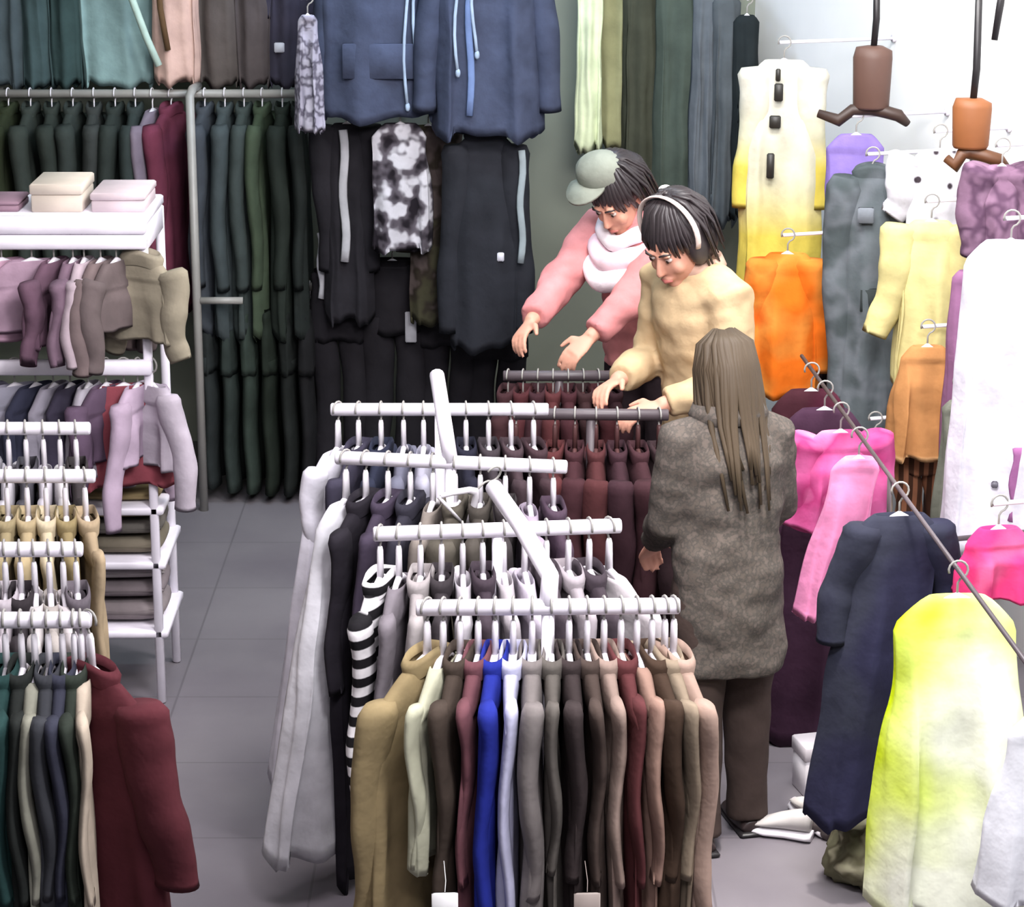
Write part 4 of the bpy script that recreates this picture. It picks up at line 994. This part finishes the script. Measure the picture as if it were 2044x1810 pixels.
RN, RN2 = at_z(1004, 750, 1.04), at_z(1228, 750, 1.04)
rack('dark rail rack with dark red clothes under the hands of the person in pink', [(RN, RN2)], brace=False, metal=DARK_METAL)
rail_row(RN, RN2, [
    (1014, (60, 32, 36), 'shirt', 'red brown', {}), (1044, (72, 30, 34), 'shirt', 'garnet', {}), (1074, (58, 30, 36), 'shirt', 'mulberry', {}),
    (1104, (82, 36, 38), 'shirt', 'russet', {}), (1134, (66, 30, 36), 'shirt', 'berry', {}), (1164, (56, 32, 34), 'shirt', 'mahogany', {}), (1194, (74, 32, 36), 'shirt', 'cranberry', {}), (1220, (58, 32, 38), 'shirt', 'dark ruby', {})], .075, .85, .40,
    'dark red shirts under the hands of the person in pink', 'dark hangers on the dark red rail', 'on the dark red rail', hmat=plain('dark_hanger', (70, 44, 44)), gap=.0)

# ------------------------------------------------------------------ small things on the floor
def shoe(label, px, py, rz, rgb, sc=1.0):
    p = at_z(px, py, 0)
    o = thing('shoe', label, 'shoe', (p.x, p.y, 0), rz); mt = plain('shoe_%d' % rgb[0], rgb, .5, gain=1.2)
    m = MB(); L = .26 * sc
    prof = [(-L / 2, .030, .0), (-L * .42, .036, 0), (-L * .1, .033, 0), (L * .2, .042, 0), (L * .4, .036, 0), (L / 2, .014, 0)]
    m.rings([[Vector((w_ * math.sin(a) * 1.0, y, .016 + .016 * math.cos(a))) for a in [2 * math.pi * k / 16 for k in range(16)]] for y, w_, _ in [(p_[0], p_[1], 0) for p_ in prof]]); m.build('sole', WHITE_PLASTIC, o)
    m = MB(); hs = [(-L * .48, .024, .09), (-L * .40, .033, .105), (-L * .2, .034, .095), (0, .035, .08), (L * .2, .038, .06), (L * .38, .032, .045), (L * .47, .012, .03)]
    m.rings([[Vector((w_ * math.sin(a), y, .03 + (h - .03) * .5 * (1 + math.cos(a)))) for a in [2 * math.pi * k / 16 for k in range(16)]] for y, w_, h in hs]); m.build('upper', mt, o)
    return o
def crumple(name, label, cat, px, py, r, mat, seed, h=.6):
    p = at_z(px, py, 0); m = MB(); m.ball((0, 0, 0), (r[0], r[1], r[2]), 40)
    me = m.mesh('b')
    for v in me.vertices:
        n = v.co.normalized(); k = 1 + .28 * noise.noise(n * 2.2 + Vector((seed, 0, 0))) + .16 * abs(noise.noise(n * 5 + Vector((0, seed, 0))))
        v.co = Vector((v.co.x * k, v.co.y * k, max(0, v.co.z * k + r[2] * .55)))
    o = link_mesh(me, name, mat); o.location = (p.x, p.y, 0); tag(o, label, cat); return o
crumple('crumpled_bag', 'crumpled olive grey bag on the floor under the neon tunic', 'bag', 1765, 1745, (.17, .2, .13), cloth((118, 116, 92), 1.4, 'camo', (96, 92, 72), (170, 166, 140), scale=9), 3)
crumple('plastic_bag', 'pale lilac plastic bag on the floor at the bottom right corner', 'bag', 1990, 1820, (.14, .14, .09), plain('lilac_plastic', (150, 134, 156), .4), 8)
crumple('fabric_heap', 'dark grey cloth heap on the floor behind the olive bag', 'cloth', 1700, 1655, (.15, .12, .06), cloth((92, 84, 84), 1.4), 5)
def white_box(label, l, r, tp, b, Z=0):
    p = at_z((l + r) / 2, b, Z); W = px_width(r - l, p)
    H = at((l + r) / 2, tp, p.y).z - Z
    o = thing('shoe_box', label, 'box', (p.x, p.y + W * .4, Z), .25, 'shoe boxes on the right floor')
    m = MB(); m.box((0, 0, H * .36), (W * .95, W * .75, H * .72), bev=.004); m.build('box_base', WHITE_PLASTIC, o)
    m = MB(); m.box((0, 0, H * .86), (W, W * .8, H * .28), bev=.004); m.build('lid', plain('lid_grey', (190, 184, 190)), o)
white_box('white shoe box on the floor under the burgundy dress', 1592, 1690, 1490, 1590)
shoe('white shoe on the floor beside the box', 1618, 1640, .3, (196, 190, 186))
shoe('pale grey shoe on the floor behind the dark trousers', 1556, 1668, 1.2, (176, 172, 170), .8)
# white tags at the bottom edge on the front rail clothes
for px, nm, rgb in ((888, 'bright white price tag below the dark brown shirt', (236, 226, 228)), (1172, 'grey price tag below the charcoal shirt', (150, 138, 132))):
    p = at(px, 1800, B4[0].y - .30)
    o = thing('price_tag', nm, 'tag', p, .05); mt = plain('tag_%d' % rgb[0], rgb, .6, gain=1.2)
    m = MB(); m.box((0, 0, -.02), (.062, .012, .09), bev=.004); m.build('card', mt, o)
    m = MB(); m.tube([(0, 0, .022), (0.003, .03, .04), (0, .075, .07)], .001, 6); m.build('string', mt, o)
